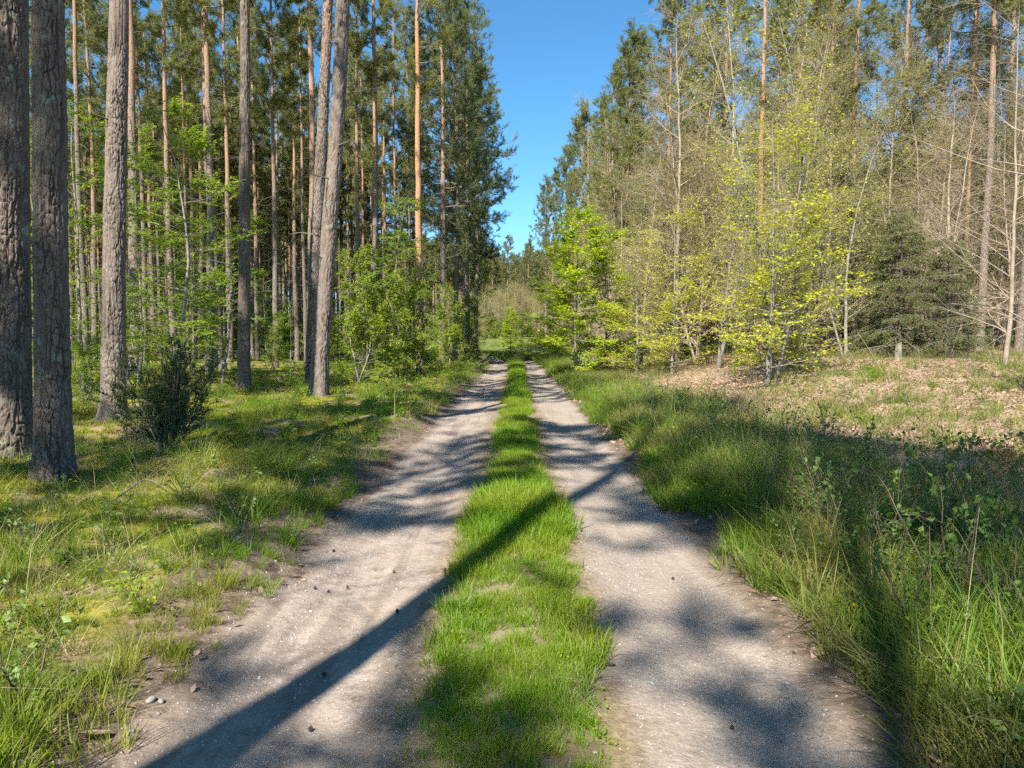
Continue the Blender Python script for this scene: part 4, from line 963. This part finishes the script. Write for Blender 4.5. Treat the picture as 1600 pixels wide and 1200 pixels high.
# rusty bracken
x, y, z = ground_at(1560, 760)
br = thing('dead_bracken', 'rusty brown dead bracken at the right edge of the clearing', 'bracken', (x, y, z))
for k in range(7):
    a = rr.uniform(0, 2*pi); N = 8; u = np.linspace(0, 1, N); L = rr.uniform(.4, .8); P = np.stack([cos(a)*u*L*.8, sin(a)*u*L*.8, L*.7*np.sin(u*2.2)], -1)[None]; R = np.linspace(.006, .002, N)[None]
    A, Ar, _, _ = grow(rr, P, R, 22, .15, 1, lambda t, m: .22*(1.1-t), 1.2, 3, -.2, .08, .5, .9, rmin=.001)
    i = np.repeat(np.arange(len(A)), 7); t = rr.uniform(0, 1, len(i)); p, tan, _ = lerp_poly(A, i, t)
    link('frond', make_mesh('frond', [(*tubes(P, R, 4), 0, True), (*leaves(rr, p, norm(tan+rr.normal(0, .8, (len(i), 3))), norm(Z3+rr.normal(0, .4, (len(i), 3))), .05, .4), 0, False)], [M['fern_brown']]), br)

# ------------------------------------------------------------------ labels that single out the members of the smaller groups
ORD = ['leftmost', 'second', 'third', 'fourth', 'fifth', 'sixth', 'seventh', 'eighth', 'ninth', 'tenth', 'eleventh', 'twelfth', 'thirteenth', 'fourteenth', 'fifteenth', 'sixteenth', 'seventeenth', 'eighteenth', 'nineteenth', 'twentieth',
       'twenty-first', 'twenty-second', 'twenty-third', 'twenty-fourth', 'twenty-fifth', 'twenty-sixth', 'twenty-seventh', 'twenty-eighth', 'twenty-ninth', 'thirtieth', 'thirty-first', 'thirty-second', 'thirty-third', 'thirty-fourth', 'thirty-fifth', 'thirty-sixth']
def members(g): return [o for o in sc.objects if o.get('group') == g]
def screen_x(o): return o.location.x/max(o.location.y, .1)
def order(g, key, text, first='leftmost', tail='from the left'):
    for k, o in enumerate(sorted(members(g), key=key)):
        o['label'] = text % ((first, '') if k == 0 else (ORD[k], ' '+tail)) if k < len(ORD) else o['label']
order('budding trees behind the clearing', screen_x, '%s brown twiggy budding tree%s behind the clearing')
order('pines of the left stand', screen_x, '%s slender pine%s in the middle depth of the left stand')
order('brambles on the right verge', screen_x, '%s dark bramble%s on the shaded right verge')
order('pines in the receding right row', lambda o: o.location.y, '%s grey-green pine%s in the row receding along the right of the track', 'nearest', 'counting away')
order('pines in the receding left row', lambda o: o.location.y, '%s dark pine%s of the two ending the left row', 'nearer', 'counting away')
order('pine cones on the track', lambda o: o.location.y, '%s dark pine cone%s lying on the wheel tracks', 'nearest', 'counting away')
order('loose stones on the track', lambda o: o.location.y, '%s small pale stone%s lying loose on the wheel tracks', 'nearest', 'counting away')
